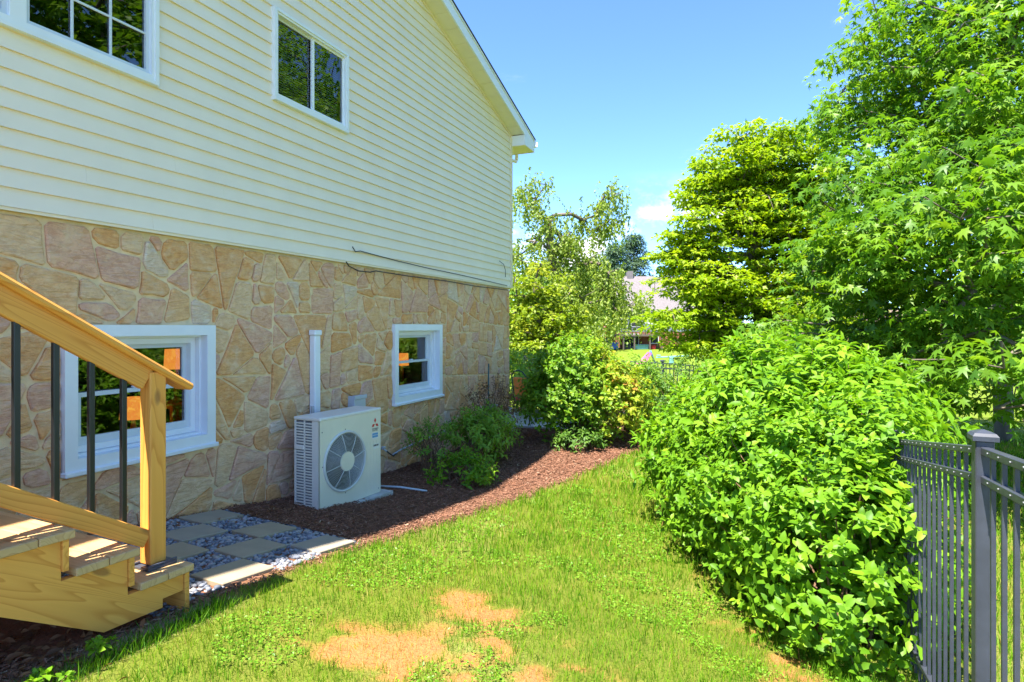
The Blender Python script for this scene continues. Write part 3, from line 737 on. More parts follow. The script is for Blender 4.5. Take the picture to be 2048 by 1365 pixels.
# front panel with a round opening
def front_panel():
    n = 48; V, F = [], []; hw, z0, z1 = .012, AZ0, AZ1-.03
    for v in (0.0, .02):
        for k in range(n):
            a = 2*math.pi*k/n; V.append(ap(FU+math.cos(a)*FR, v, FZ+math.sin(a)*FR))
        for k in range(n):
            a = 2*math.pi*k/n; c, s = math.cos(a), math.sin(a)
            t = min(((AW-FU)/c if c > 1e-6 else (-FU/c if c < -1e-6 else 1e9)), ((z1-FZ)/s if s > 1e-6 else ((z0-FZ)/s if s < -1e-6 else 1e9)))
            V.append(ap(FU+c*t, v, FZ+s*t))
        for cu, cz in ((AW, z1), (0, z1), (0, z0), (AW, z0)): V.append(ap(cu, v, cz))
    B = 2*n+4
    def quadrant(k):
        a = 2*math.pi*(k)/n; return a
    corners = [math.atan2(z1-FZ, AW-FU), math.atan2(z1-FZ, -FU), math.atan2(z0-FZ, -FU)+2*math.pi, math.atan2(z0-FZ, AW-FU)+2*math.pi]
    for s in (0, B):
        for k in range(n):
            j = (k+1) % n; a0, a1 = 2*math.pi*k/n, 2*math.pi*(k+1)/n; q = [s+k, s+j, s+n+j]
            for ci, ca in enumerate(corners):
                if a0 < ca < a1: q.append(s+2*n+ci)
            F.append(tuple(q+[s+n+k]))
    for k in range(n):
        j = (k+1) % n; F.append((k, j, B+j, B+k))
    return V, F
obj('front_panel', *front_panel(), M['ac'], ac)
abox('top_cover', -.006, AW+.006, -.006, AD+.006, AZ1-.032, AZ1, M['acside'], ac, .008)
abox('corner_panel', .001, .012, .021, .085, AZ0, AZ1-.033, M['acside'], ac)
abox('right_panel', AW-.012, AW-.001, .021, AD, AZ0, AZ1-.033, M['ac'], ac)
abox('base_pan', .013, AW-.013, .022, AD-.002, AZ0+.002, AZ0+.05, M['acside'], ac)
abox('coil', .016, .03, .087, AD-.01, AZ0+.055, AZ1-.04, M['coil'], ac)
abox('back_coil', .035, AW-.02, AD-.035, AD-.010, AZ0+.055, AZ1-.04, M['coil'], ac)
# louvred side guard: two columns of slots between bars
for v0, v1 in ((.086, .10), (.196, .208), (AD-.016, AD)):
    abox('guard_upright', .0, .012, v0, v1, AZ0, AZ1-.033, M['acside'], ac)
ns = 31
for k in range(ns):
    zc = AZ0+.03+(AZ1-.06-AZ0-.03)*k/(ns-1)
    for v0, v1 in ((.1005, .1955), (.2085, AD-.0165)):
        abox('louvre', .001, .010, v0, v1, zc-.0065, zc+.0065, M['acside'], ac)
abox('side_handle', -.010, .001, .205, .318, -1.175, -1.135, M['acside'], ac, .004)
# fan grille: rings, spokes, hub disc, raised rim; blades behind
def ring3(u, z, R, r, v, n=40, m=5):
    V, F = [], []
    for k in range(n):
        a = 2*math.pi*k/n
        for j in range(m):
            b = 2*math.pi*j/m; V.append(ap(u+(R+r*math.cos(b))*math.cos(a), v+r*math.sin(b), z+(R+r*math.cos(b))*math.sin(a)))
    for k in range(n):
        for j in range(m): F.append((k*m+j, ((k+1) % n)*m+j, ((k+1) % n)*m+(j+1) % m, k*m+(j+1) % m))
    return V, F
def vb(R): return -.030+.030*(R/FR)**3                   # the grille bulges forwards
grille = obj('fan_grille', *ring3(FU, FZ, FR+.004, .013, -.004, 56, 8), M['grille'], ac, smooth=True)
R = .104
while R < FR-.008:
    obj('grille_ring', *ring3(FU, FZ, R, .0021, vb(R), 56, 5), M['grille'], grille, smooth=True); R += .0118
for k in range(8):
    a = math.radians(12+45*k); c, s = math.cos(a), math.sin(a)
    tubeobj('grille_spoke', [ap(FU+c*r, vb(r)-.003, FZ+s*r) for r in (.085, .15, .21, .26, FR)], .0033, M['grille'], grille, 6)
n = 36
V = [ap(FU+math.cos(2*math.pi*k/n)*.095, -.033, FZ+math.sin(2*math.pi*k/n)*.095) for k in range(n)]+[ap(FU+math.cos(2*math.pi*k/n)*.097, -.024, FZ+math.sin(2*math.pi*k/n)*.097) for k in range(n)]
obj('grille_hub', V, [tuple(range(n)), tuple(range(n, 2*n))]+[(k, (k+1) % n, n+(k+1) % n, n+k) for k in range(n)], M['ac'], grille)
V = [ap(FU+math.cos(2*math.pi*k/n)*(FR+.001), v, FZ+math.sin(2*math.pi*k/n)*(FR+.001)) for v in (.021, .16) for k in range(n)]
obj('fan_shroud', V, [(k, (k+1) % n, n+(k+1) % n, n+k) for k in range(n)]+[tuple(range(n, 2*n))], M['dark'], ac)
for j in range(3):
    V, F = [], []
    for i in range(7):
        for q in range(4):
            r = .05+.205*q/3; a = math.radians(120*j+20+i*13+q*6); V.append(ap(FU+math.cos(a)*r, .055+.055*i/6, FZ+math.sin(a)*r))
    for i in range(6):
        for q in range(3): F.append((i*4+q, (i+1)*4+q, (i+1)*4+q+1, i*4+q+1))
    obj('fan_blade', V, F, M['dark'], ac)
# pressed ribs of the service panel, badge, stickers
for uu in (.665, .715, .765, .815):
    abox('panel_rib', uu, uu+.012, -.0022, .0005, AZ0+.05, -1.20, M['ac'], ac, .001)
def decal(name, pts, m, off=.0015):
    V = [ap(u, -off, z) for u, z in pts]+[ap(u, .0005, z) for u, z in pts]; n = len(pts)
    return obj(name, V, [tuple(range(n)), tuple(range(n, 2*n))]+[(i, (i+1) % n, n+(i+1) % n, n+i) for i in range(n)], m, ac)
bc, bz, L = .795, -1.022, .034
for ang in (90, 210, 330):
    a = math.radians(ang); d1, d2 = math.radians(ang+30), math.radians(ang-30)
    P = [(bc, bz), (bc+L*math.cos(d2), bz+L*math.sin(d2)), (bc+L*(math.cos(d1)+math.cos(d2)), bz+L*(math.sin(d1)+math.sin(d2))), (bc+L*math.cos(d1), bz+L*math.sin(d1))]
    P = [(bc+.006*math.cos(a)+(u-bc)*.95, bz+.006*math.sin(a)+(z-bz)*.95) for u, z in P]
    decal('badge_diamond', P, M['red'])
def text(name, s, size, u, z, m, off=.0016):
    cu = bpy.data.curves.new(name, 'FONT'); cu.body = s; cu.size = size; cu.align_x = 'CENTER'; cu.extrude = .0006
    t = bpy.data.objects.new(name, cu); C.objects.link(t)
    dg = bpy.context.evaluated_depsgraph_get(); me = bpy.data.meshes.new_from_object(t.evaluated_get(dg)); bpy.data.objects.remove(t)
    mw = Matrix((AU, Vector((0, 0, 1)), AV*-1)).transposed().to_4x4(); mw.translation = ap(u, -off, z)
    me.materials.clear(); return link(name, me, m, ac, mw)
text('badge_text', 'MITSUBISHI', .020, .795, -1.082, M['ink']); text('badge_text', 'ELECTRIC', .020, .795, -1.100, M['ink'])
decal('sticker', [(.745, -1.185), (.845, -1.185), (.845, -1.115), (.745, -1.115)], M['stickerwhite'])
decal('sticker_band', [(.750, -1.168), (.840, -1.168), (.840, -1.122), (.750, -1.122)], M['blue'], .0022)
text('sticker_text', 'INVERTER', .018, .795, -1.150, M['stickerwhite'], .0026)
decal('rating_plate', [(.758, -1.290), (.853, -1.290), (.853, -1.238), (.758, -1.238)], M['stickerwhite'])
decal('plate_line', [(.764, -1.262), (.847, -1.262), (.847, -1.244), (.764, -1.244)], M['ink'], .0022)
for uu, zz in ((FU, FZ+FR+.03), (FU, FZ-FR-.03), (FU-FR-.025, FZ), (.85, -1.72), (.03, -1.0)):
    decal('screw', [(uu+.006*math.cos(t*math.pi/3), zz+.006*math.sin(t*math.pi/3)) for t in range(6)], M['ink'], .002)
pad = obj('concrete_pad', [ap(u, v, z) for z in (g1(-3.8, 5)-.12, AZ0-.004) for u, v in ((.02, -.05), (.35, -.075), (AW+.10, -.09), (AW+.09, AD+.05), (.0, AD+.04))],
          [(0, 1, 2, 3, 4), (5, 6, 7, 8, 9)]+[(i, (i+1) % 5, 5+(i+1) % 5, 5+i) for i in range(5)], M['concrete'])
tag(pad, 'low concrete pad under the heat pump', 'pad')
# line set cover, disconnect box, conduit, hose bib
t = thing('line_cover', (WALL, 5.09, -1.75), 'white vertical pipe cover on the stone wall behind the heat pump', 'pipe cover')
box('channel', (WALL-.006, 5.045, -1.75), (WALL+.070, 5.135, -.085), M['white'], t, .008)
box('cap', (WALL-.008, 5.035, -.086), (WALL+.082, 5.145, -.030), M['white'], t, .008)
tubeobj('refrigerant_line', [(WALL+.05, 5.03, -.83), (WALL+.06, 5.02, -.95), (WALL+.10, 5.06, -1.2), (WALL+.2, 5.2, -1.5)], .016, M['tan_rubber'], t)
t = thing('disconnect_box', (WALL, 5.79, -1.1), 'small grey electrical disconnect box on the stone just above the heat pump', 'electrical box')
box('enclosure', (WALL-.006, 5.68, -1.12), (WALL+.09, 5.90, -.80), M['grey'], t, .006)
box('cover', (WALL+.0905, 5.672, -.835), (WALL+.104, 5.908, -.792), M['grey'], t, .004)
tubeobj('conduit', [(WALL+.05, 5.79, -1.12), (WALL+.05, 5.79, -1.4), (WALL+.14, 5.7, -1.5)], .014, M['grey'], t)
t = thing('hose_bib', (WALL, 6.35, -1.6), 'wall tap with a short dark hose right of the heat pump', 'tap')
tubeobj('spout', [(WALL-.01, 6.32, -1.52), (WALL+.05, 6.32, -1.52), (WALL+.09, 6.33, -1.55)], .012, M['grey'], t)
obj('handle', *lathe([(.028, 0), (.030, .006), (.028, .012)], 10, (WALL+.05, 6.32, -1.505)), M['grey'], t)
tubeobj('hose', [(WALL+.09, 6.33, -1.55), (WALL+.10, 6.40, -1.60), (WALL+.08, 6.50, -1.645), (WALL+.07, 6.55, -1.63), (WALL+.05, 6.62, -1.64)], .009, M['cable'], t)
tag(tubeobj('conduit', [(WALL+.03, 6.55, -1.64), (WALL+.03, 6.75, -1.61), (WALL+.03, 7.2, -1.585), (WALL+.03, 8.1, -1.55), (WALL+.03, 9.2, -1.53)], .010, M['grey'], n=6), 'thin grey conduit running along the stone behind the plants', 'conduit')
tag(tubeobj('drain_pipe', [(-4.05, 5.62, g1(-4, 5.6)+.05), (-3.75, 5.78, g1(-3.75, 5.78)+.045), (-3.45, 5.85, g1(-3.45, 5.85)+.03)], .012, M['grey'], n=8), 'grey plastic drain pipe lying on the mulch beside the heat pump', 'pipe')

# ------------------------------------------------------------------ stepping slabs and gravel
path = thing('paver_path', (-3.6, 3.1, g1(-3.6, 3.1)), None, None)
path['kind'] = 'structure'; path['label'] = 'checkerboard of concrete slabs and blue grey gravel at the foot of the stairs'
PX0, PY1, PW, PL, GAP = -2.905, 3.855, .288, .418, .007
def cell(k, j): return PX0-PW*k-PW, PX0-PW*k, PY1-PL*j-PL, PY1-PL*j
prng = random.Random(5)
for j in range(4):
    for k in range(5):
        if (k+j) % 2: continue
        x0, x1, y0, y1 = cell(k, j); x0 += GAP; x1 -= GAP; y0 += GAP; y1 -= GAP
        t1, t2 = prng.uniform(-.004, .004), prng.uniform(-.004, .004)
        me = box_mesh(x1-x0, y1-y0, .045, .005).copy(); me.materials.clear()
        cx_, cy_ = (x0+x1)/2, (y0+y1)/2
        for v in me.vertices: v.co.z += g1(cx_+v.co.x, cy_+v.co.y)-g1(cx_, cy_)+t1*v.co.x+t2*v.co.y
        mw = Matrix.Translation((cx_, cy_, g1(cx_, cy_)+.020)) @ Matrix.Rotation(prng.uniform(-.012, .012), 4, 'Z')
        link('paver', me, M['paver'], path, mw)
# gravel, too many stones to count
ico = bmesh.new(); bmesh.ops.create_icosphere(ico, subdivisions=1, radius=1.0)
IV = np.array([v.co[:] for v in ico.verts]); IF = np.array([[v.index for v in f.verts] for f in ico.faces]); ico.free()
P = []
for j in range(4):
    for k in range(5):
        if (k+j) % 2 == 0: continue
        x0, x1, y0, y1 = cell(k, j); m_ = int(270)
        P.append(np.c_[rng.uniform(x0-.01, x1+.01, m_), rng.uniform(y0-.01, y1+.01, m_)])
P.append(np.c_[rng.uniform(-4.38, -2.9, 120), rng.uniform(3.86, 3.91, 120)])
P = np.concatenate(P); n = len(P)
sz = rng.uniform(.009, .019, n)[:, None]*rng.uniform(.7, 1.3, (n, 3))*np.array((1.15, 1.15, .75))
th = rng.uniform(0, 6.28, n); c, s = np.cos(th), np.sin(th)
Q = IV[None]*(1+rng.normal(0, .16, (n, len(IV), 1)))*sz[:, None, :]
Q = np.stack([Q[..., 0]*c[:, None]-Q[..., 1]*s[:, None], Q[..., 0]*s[:, None]+Q[..., 1]*c[:, None], Q[..., 2]], -1)
Q += np.c_[P, G(P[:, 0], P[:, 1])+.012+rng.uniform(0, .014, n)][:, None, :]
Fi = (IF[None]+(np.arange(n)*len(IV))[:, None, None]).reshape(-1, 3)
tag(link('gravel', npmesh('gravel', Q.reshape(-1, 3), Fi, var=np.repeat(rng.random(n), len(IV))), M['gravel']), 'loose blue grey gravel between the concrete slabs', 'gravel', kind='stuff')
eg = []
tag(tubeobj('steel_edging', [(x, PY1+.065+.01*math.sin(x*5), g1(x, PY1)+.012) for x in np.linspace(-4.36, -2.95, 12)], [.006]*12, M['basemetal'], n=4), 'thin dark edging strip between the gravel and the mulch', 'edging')
# ------------------------------------------------------------------ metal fence along the lawn
FP = [(.63, .72), (.71, 2.53), (.79, 4.33), (.95, 6.15), (.93, 7.98), (.45, 9.74), (-.50, 11.3), (-1.85, 12.55), (-3.5, 13.35), (-5.3, 13.6)]
fence = thing('metal_fence', (.71, 2.53, g1(.71, 2.53)), 'dark grey metal picket fence running along the right edge of the lawn', 'fence')
FH = 1.26
def gz(p): return g1(p[0], p[1])
for i, p in enumerate(FP):
    z = gz(p); b = FP[min(i+1, len(FP)-1)]; a = FP[max(i-1, 0)]; d = Vector((b[0]-a[0], b[1]-a[1], 0)).normalized()
    po = bar('post', (p[0], p[1], z-.1), (p[0], p[1], z+FH+.035), .054, .054, M['fence'], fence, .003, up=tuple(d))
    cz = z+FH+.036; pr = [(.037, 0), (.037, .016), (.030, .026), (.004, .036)]
    V = [(p[0]+r*math.sqrt(2)*math.cos(math.pi/4+k*math.pi/2+math.atan2(d.y, d.x)), p[1]+r*math.sqrt(2)*math.sin(math.pi/4+k*math.pi/2+math.atan2(d.y, d.x)), cz+h) for r, h in pr for k in range(4)]
    F = [(a_*4+k, a_*4+(k+1) % 4, a_*4+4+(k+1) % 4, a_*4+4+k) for a_ in range(3) for k in range(4)]+[(3, 2, 1, 0), (12, 13, 14, 15)]
    obj('post_cap', V, F, M['fence'], fence)
for i in range(len(FP)-1):
    p, q = Vector((*FP[i], gz(FP[i]))), Vector((*FP[i+1], gz(FP[i+1]))); d = (q-p); L = d.length; d.normalize()
    a, b = p+d*.028, q-d*.028
    for h in (FH, FH-.098, .14):
        bar('rail', a+Vector((0, 0, h)), b+Vector((0, 0, h)), .027, .027, M['fence'], fence, .003)
    n = int(round((L-.05)/.112))
    for k in range(1, n):
        c = p+d*(L*k/n)
        bar('picket', c+Vector((0, 0, .04)), c+Vector((0, 0, FH-.002)), .013, .0155, M['fence'], fence, .0, up=(d.x, d.y, 0))
    if i in (0, 1):                                     # rivets that hold the pickets
        sd = Vector((-d.y, d.x, 0)).normalized()
        for k in range(1, n):
            c = p+d*(L*k/n)
            for h in (FH, FH-.098):
                e = c+Vector((0, 0, h))+sd*.0137; tubeobj('rivet', [e, e+sd*.003], .0035, M['coil'], fence, 6)

# ------------------------------------------------------------------ mulch, grass, litter (nobody could count these)
def in_path(x, y): return (x > -4.37) & (x < PX0+.01) & (y > 1.6) & (y < PY1+.05)
def chips(n, x0, x1, y0, y1, keep):
    x = rng.uniform(x0, x1, n); y = rng.uniform(y0, y1, n); k = keep(x, y); return x[k], y[k]
x, y = chips(110000, -4.4, -1.5, 1.0, 12.6, lambda x, y: (bed_mask(x, y) > rng.random(len(x))*.9+.05) & ~in_path(x, y) & ((y < 7.5) | (rng.random(len(x)) < .6)))
n = len(x); L = rng.uniform(.012, .045, n)*(1+(y > 7)*.3); W = rng.uniform(.0018, .0042, n)*(1+(y > 7)*.4); th = rng.uniform(0, 6.283, n); pt = rng.normal(0, .22, n)
ax = np.c_[np.cos(th)*np.cos(pt), np.sin(th)*np.cos(pt), np.sin(pt)]; sd = np.c_[-np.sin(th), np.cos(th), np.zeros(n)]; up_ = np.cross(ax, sd)
base = np.c_[x, y, G(x, y)+.018+.03*(fbm(x, y, 3)-.4)+rng.uniform(-.004, .012, n)]
ro = rng.uniform(0, 6.28, n); VV = []
for e in (-1, 1):
    for k in range(3):
        a = ro+k*2.094; VV.append(base+ax*(L*e*.5)[:, None]+sd*(np.cos(a)*W*1.4)[:, None]+up_*(np.sin(a)*W*.8)[:, None])
VV = np.stack(VV, 1)
F = np.array([[0, 1, 4, 3], [1, 2, 5, 4], [2, 0, 3, 5]])
Fi = (F[None]+(np.arange(n)*6)[:, None, None]).reshape(-1, 4)
tag(link('mulch', npmesh('mulch', VV.reshape(-1, 3), Fi, var=np.repeat(np.clip(rng.beta(2, 2.6, n)+(rng.random(n) < .03)*.5, 0, 1), 6)), M['mulch']), 'dark shredded bark mulch in the bed along the stone wall', 'mulch', kind='stuff')

def blades(x, y, h, w, var, name, lab, lean=.35, m='grass'):
    n = len(x); th = rng.uniform(0, 6.283, n); sd = np.c_[np.cos(th), np.sin(th), np.zeros(n)]
    ln = rng.uniform(0, 6.283, n); la = np.abs(rng.normal(0, lean, n)); dr = np.c_[np.cos(ln)*np.sin(la), np.sin(ln)*np.sin(la), np.cos(la)]
    d2 = dr+np.c_[np.cos(ln), np.sin(ln), np.zeros(n)]*.45*rng.random(n)[:, None]
    b = np.c_[x, y, G(x, y)-.004]
    mid = b+dr*(h*.55)[:, None]; tip = mid+d2*(h*.5)[:, None]
    V = np.stack([b-sd*(w*.5)[:, None], b+sd*(w*.5)[:, None], mid-sd*(w*.40)[:, None], mid+sd*(w*.40)[:, None], tip], 1)
    F = np.array([[0, 1, 3], [0, 3, 2], [2, 3, 4]])
    Fi = (F[None]+(np.arange(n)*5)[:, None, None]).reshape(-1, 3)
    o = link(name, npmesh(name, V.reshape(-1, 3), Fi, var=np.repeat(np.clip(var, 0, 1), 5)), M[m]); return tag(o, lab, 'grass', kind='stuff')
def polar(n, r0, r1, a0, a1, p):
    u = rng.random(n); r = (r0**p+u*(r1**p-r0**p))**(1/p); a = np.radians(rng.uniform(a0, a1, n))    # a: degrees right of +y
    return r*np.sin(a), r*np.cos(a), r
x, y, r = polar(330000, 1.7, 15.0, -75, 40, .55)
d = dry_mask(x, y); edge = x-bed_edge(y)
k = (edge > -.02+.10*(vnoise(x, y, 5)-.5)) & ~in_path(x, y) & (y > .6) & (rng.random(len(x)) > np.clip(d*1.5, 0, .80)) & (rng.random(len(x)) < .55+.6*fbm(x, y, 5))
k &= ~((np.abs(x+2.82) < .07) & (y < 2.45)) & (x > -2.9)
x, y, r, d = x[k], y[k], r[k], d[k]; n = len(x)
sc = np.clip(r/4.0, .75, 3.2)
tuft = vnoise(x, y, 5.5)*.6+vnoise(x, y, 13)*.4
tone = .30+.34*fbm(x, y, 1.1)*1.0+rng.normal(0, .14, n)+.45*d-.45*(tuft-.5)
tone += (rng.random(n) < .13)*.33-.06
lush = 1.15+.9*(tuft-.5)
blades(x, y, rng.uniform(.028, .060, n)*lush*(1-.35*np.clip(d*2, 0, 1))*np.clip(sc, .9, 1.6), .0038*sc*rng.uniform(.7, 1.3, n), tone, 'grass', 'short mown lawn grass with straw coloured thin places')
# dead straw lying flat on the scorched places
x, y, r = polar(90000, 1.7, 6.5, -60, 20, .6); d = dry_mask(x, y)
k = (rng.random(len(x)) < np.clip(d*1.6, 0, .7)) & (x > bed_edge(y)); x, y, r = x[k], y[k], r[k]; n = len(x)
blades(x, y, rng.uniform(.02, .05, n), .0022*np.clip(r/3, .8, 2)*rng.uniform(.7, 1.3, n), rng.normal(.86, .12, n), 'straw', 'dead straw coloured grass lying on bare soil patches', 1.0)
# clover and broad-leaved weeds low in the turf
x, y, r = polar(90000, 1.9, 9.0, -50, 30, .6)
k = (x > bed_edge(y)+.1) & (x < .6) & (fbm(x, y, 1.9) > .52) & (rng.random(len(x)) > dry_mask(x, y)*2) & (rng.random(len(x)) < .75); x, y, r = x[k], y[k], r[k]
def scatter(name, P, A, Nn, S, tmpl, var, m, parent=None):
    """many leaves in one mesh: P base points, A axes, Nn upward normals, S lengths"""
    T, F = tmpl; T = np.array(T, dtype=float); F = np.array(F)
    A = A/np.linalg.norm(A, axis=1, keepdims=True); Sd = np.cross(A, Nn); Sd /= np.linalg.norm(Sd, axis=1, keepdims=True)+1e-9; Nn = np.cross(Sd, A)
    n, k = len(P), len(T)
    V = P[:, None, :]+S[:, None, None]*(T[None, :, 0, None]*Sd[:, None, :]+T[None, :, 1, None]*A[:, None, :]+T[None, :, 2, None]*Nn[:, None, :])
    Fi = (F[None]+(np.arange(n)*k)[:, None, None]).reshape(-1, F.shape[1])
    return link(name, npmesh(name, V.reshape(-1, 3), Fi, var=np.repeat(np.clip(var, 0, 1), k)), m, parent)
OVAL = ([(0, 0, 0), (-.27, .36, .08), (.27, .36, .08), (0, .40, 0), (-.21, .70, .02), (.21, .70, .02), (0, 1, -.12), (0, .74, -.03)],
        [(0, 3, 1), (0, 2, 3), (1, 3, 7), (1, 7, 4), (3, 2, 5), (3, 5, 7), (4, 7, 6), (7, 5, 6)])
LANCE = ([(v[0]*.72, v[1], v[2]-.10*v[1]**2) for v in OVAL[0]], OVAL[1])
DIAM = ([(0, 0, 0), (-.30, .48, .06), (.30, .48, .06), (0, 1, -.05)], [(0, 3, 1), (0, 2, 3)])
THIN = ([(0, 0, 0), (-.11, .45, .02), (.11, .45, .02), (0, 1, -.06)], [(0, 3, 1), (0, 2, 3)])
_pol = [(-90, .35), (-48, .20), (-14, .46), (14, .22), (40, .64), (66, .25), (90, .66), (114, .25), (140, .64), (166, .22), (194, .46), (228, .20)]
LOBED = ([(r*math.cos(math.radians(a)), .35+r*math.sin(math.radians(a)), (-.16 if r > .4 else .03)) for a, r in _pol]+[(0, .35, .05)], [(i, (i+1) % 12, 12) for i in range(12)])
MAPLE = ([(0, 0, 0), (.40, .40, -.05), (.17, .52, .03), (0, 1, -.08), (-.17, .52, .03), (-.40, .40, -.05)], [(0, 1, 2), (0, 2, 3), (0, 3, 4), (0, 4, 5)])
def unit(v): return v/(np.linalg.norm(v, axis=-1, keepdims=True)+1e-9)
M['clover'] = leaf_mat('clover', [(0, (0.09, 0.23, 0.010)), (1, (0.19, 0.36, 0.02))], .3)
n = len(x); th = rng.uniform(0, 6.28, n); az = rng.normal(0, .25, n)
scatter('clover', np.c_[x, y, G(x, y)+rng.uniform(.012, .034, n)], np.c_[np.cos(th), np.sin(th), az], np.c_[rng.normal(0, .3, n), rng.normal(0, .3, n), np.ones(n)], rng.uniform(.012, .022, n)*np.clip(r/3.5, 1, 2), DIAM, rng.random(n), M['clover'])
tag(bpy.data.objects['clover'], 'patches of clover in the lawn', 'clover', kind='stuff')
# longer unmown grass against the stair foot, and under the shrubs by the fence
def strip(n, pts, w):
    t = rng.random(n)*(len(pts)-1); i = np.minimum(t.astype(int), len(pts)-2); f = (t-i)[:, None]; P = np.array(pts); p = P[i]*(1-f)+P[i+1]*f
    return p[:, 0]+rng.normal(0, w, n), p[:, 1]+rng.normal(0, w, n)
x1, y1 = strip(1100, [(-2.68, 1.30), (-2.70, 1.8), (-2.70, 2.15), (-2.74, 2.45)], .035)
x2, y2 = strip(2600, [(.62, 3.0), (.45, 3.5), (.1, 4.3), (-.35, 5.2), (-.75, 6.1)], .07)
x = np.r_[x1, x2]; y = np.r_[y1, y2]; n = len(x)
blades(x, y, rng.uniform(.035, .10, n), rng.uniform(.003, .005, n), rng.beta(2, 4, n)*.45, 'tall_grass', 'tufts of longer grass at the stair foot and along the shrubs', .4)
# dead leaves under the stairs and in the bed
x1, y1 = strip(420, [(-2.95, 1.2), (-3.0, 1.9)], .17); x2, y2 = strip(160, [(-4.25, 6.2), (-4.1, 7.0), (-3.8, 8.0), (-3.3, 9.2)], .2); x3, y3 = strip(60, [(-4.3, 2.6), (-4.1, 3.9), (-4.2, 4.8)], .1)
x, y = np.r_[x1, x2, x3], np.r_[y1, y2, y3]; k = x > -4.38; x, y = x[k], y[k]; n = len(x); th = rng.uniform(0, 6.28, n)
o = scatter('leaf_litter', np.c_[x, y, G(x, y)+rng.uniform(.015, .05, n)], np.c_[np.cos(th), np.sin(th), rng.normal(0, .3, n)], np.c_[rng.normal(0, .5, n), rng.normal(0, .5, n), np.ones(n)], rng.uniform(.03, .075, n), LANCE, rng.random(n), M['litter'])
tag(o, 'brown fallen leaves under the stairs and along the wall foot', 'leaf litter', kind='stuff')

# ------------------------------------------------------------------ plants
GREEN = [(0, (0.045, 0.11, 0.015)), (0.5, (0.095, 0.20, 0.024)), (1, (0.17, 0.30, 0.035))]
M['lf_bush'] = leaf_mat('leaf_bush', spec=.26, stops= [(0, (0.07, 0.18, 0.010)), (0.5, (0.150, 0.32, 0.014)), (1, (0.27, 0.43, 0.022))], trans=.42, rough=.46)
M['lf_oak'] = leaf_mat('leaf_oak', [(0, (0.06, 0.16, 0.014)), (0.5, (0.13, 0.275, 0.018)), (1, (0.24, 0.38, 0.022))], .48, .45)
M['lf_maple'] = leaf_mat('leaf_maple', [(0, (0.14, 0.25, 0.008)), (0.5, (0.26, 0.39, 0.010)), (1, (0.38, 0.46, 0.014))], .5, .5)
M['lf_willow'] = leaf_mat('leaf_willow', [(0, (0.15, 0.24, 0.03)), (0.5, (0.25, 0.34, 0.05)), (1, (0.35, 0.40, 0.09))], .5, .5)
M['lf_yellow'] = leaf_mat('leaf_yellowgreen', [(0, (0.13, 0.21, 0.01)), (0.5, (0.25, 0.34, 0.016)), (1, (0.38, 0.4, 0.03))], .42, .5)
M['lf_gold'] = leaf_mat('leaf_gold', [(0, (0.10, 0.23, 0.012)), (0.4, (0.19, 0.34, 0.016)), (0.8, (0.36, 0.40, 0.030)), (0.95, (0.50, 0.40, 0.05)), (1, (0.52, 0.26, 0.05))], .42, .5)
M['lf_dark'] = leaf_mat('leaf_dark', GREEN, .35, .5)
M['lf_light'] = leaf_mat('leaf_light', [(0, (0.11, 0.24, 0.02)), (0.5, (0.21, 0.38, 0.035)), (1, (0.32, 0.46, 0.06))], .4, .5)
M['lf_pine'] = leaf_mat('leaf_pine', [(0, (0.05, 0.1, 0.055)), (0.5, (0.085, 0.155, 0.08)), (1, (0.13, 0.2, 0.1))], .2, .6)
M['lf_red'] = leaf_mat('leaf_russet', [(0, (0.10, 0.07, 0.02)), (0.6, (0.20, 0.10, 0.05)), (1, (0.30, 0.14, 0.08))], .35, .5)

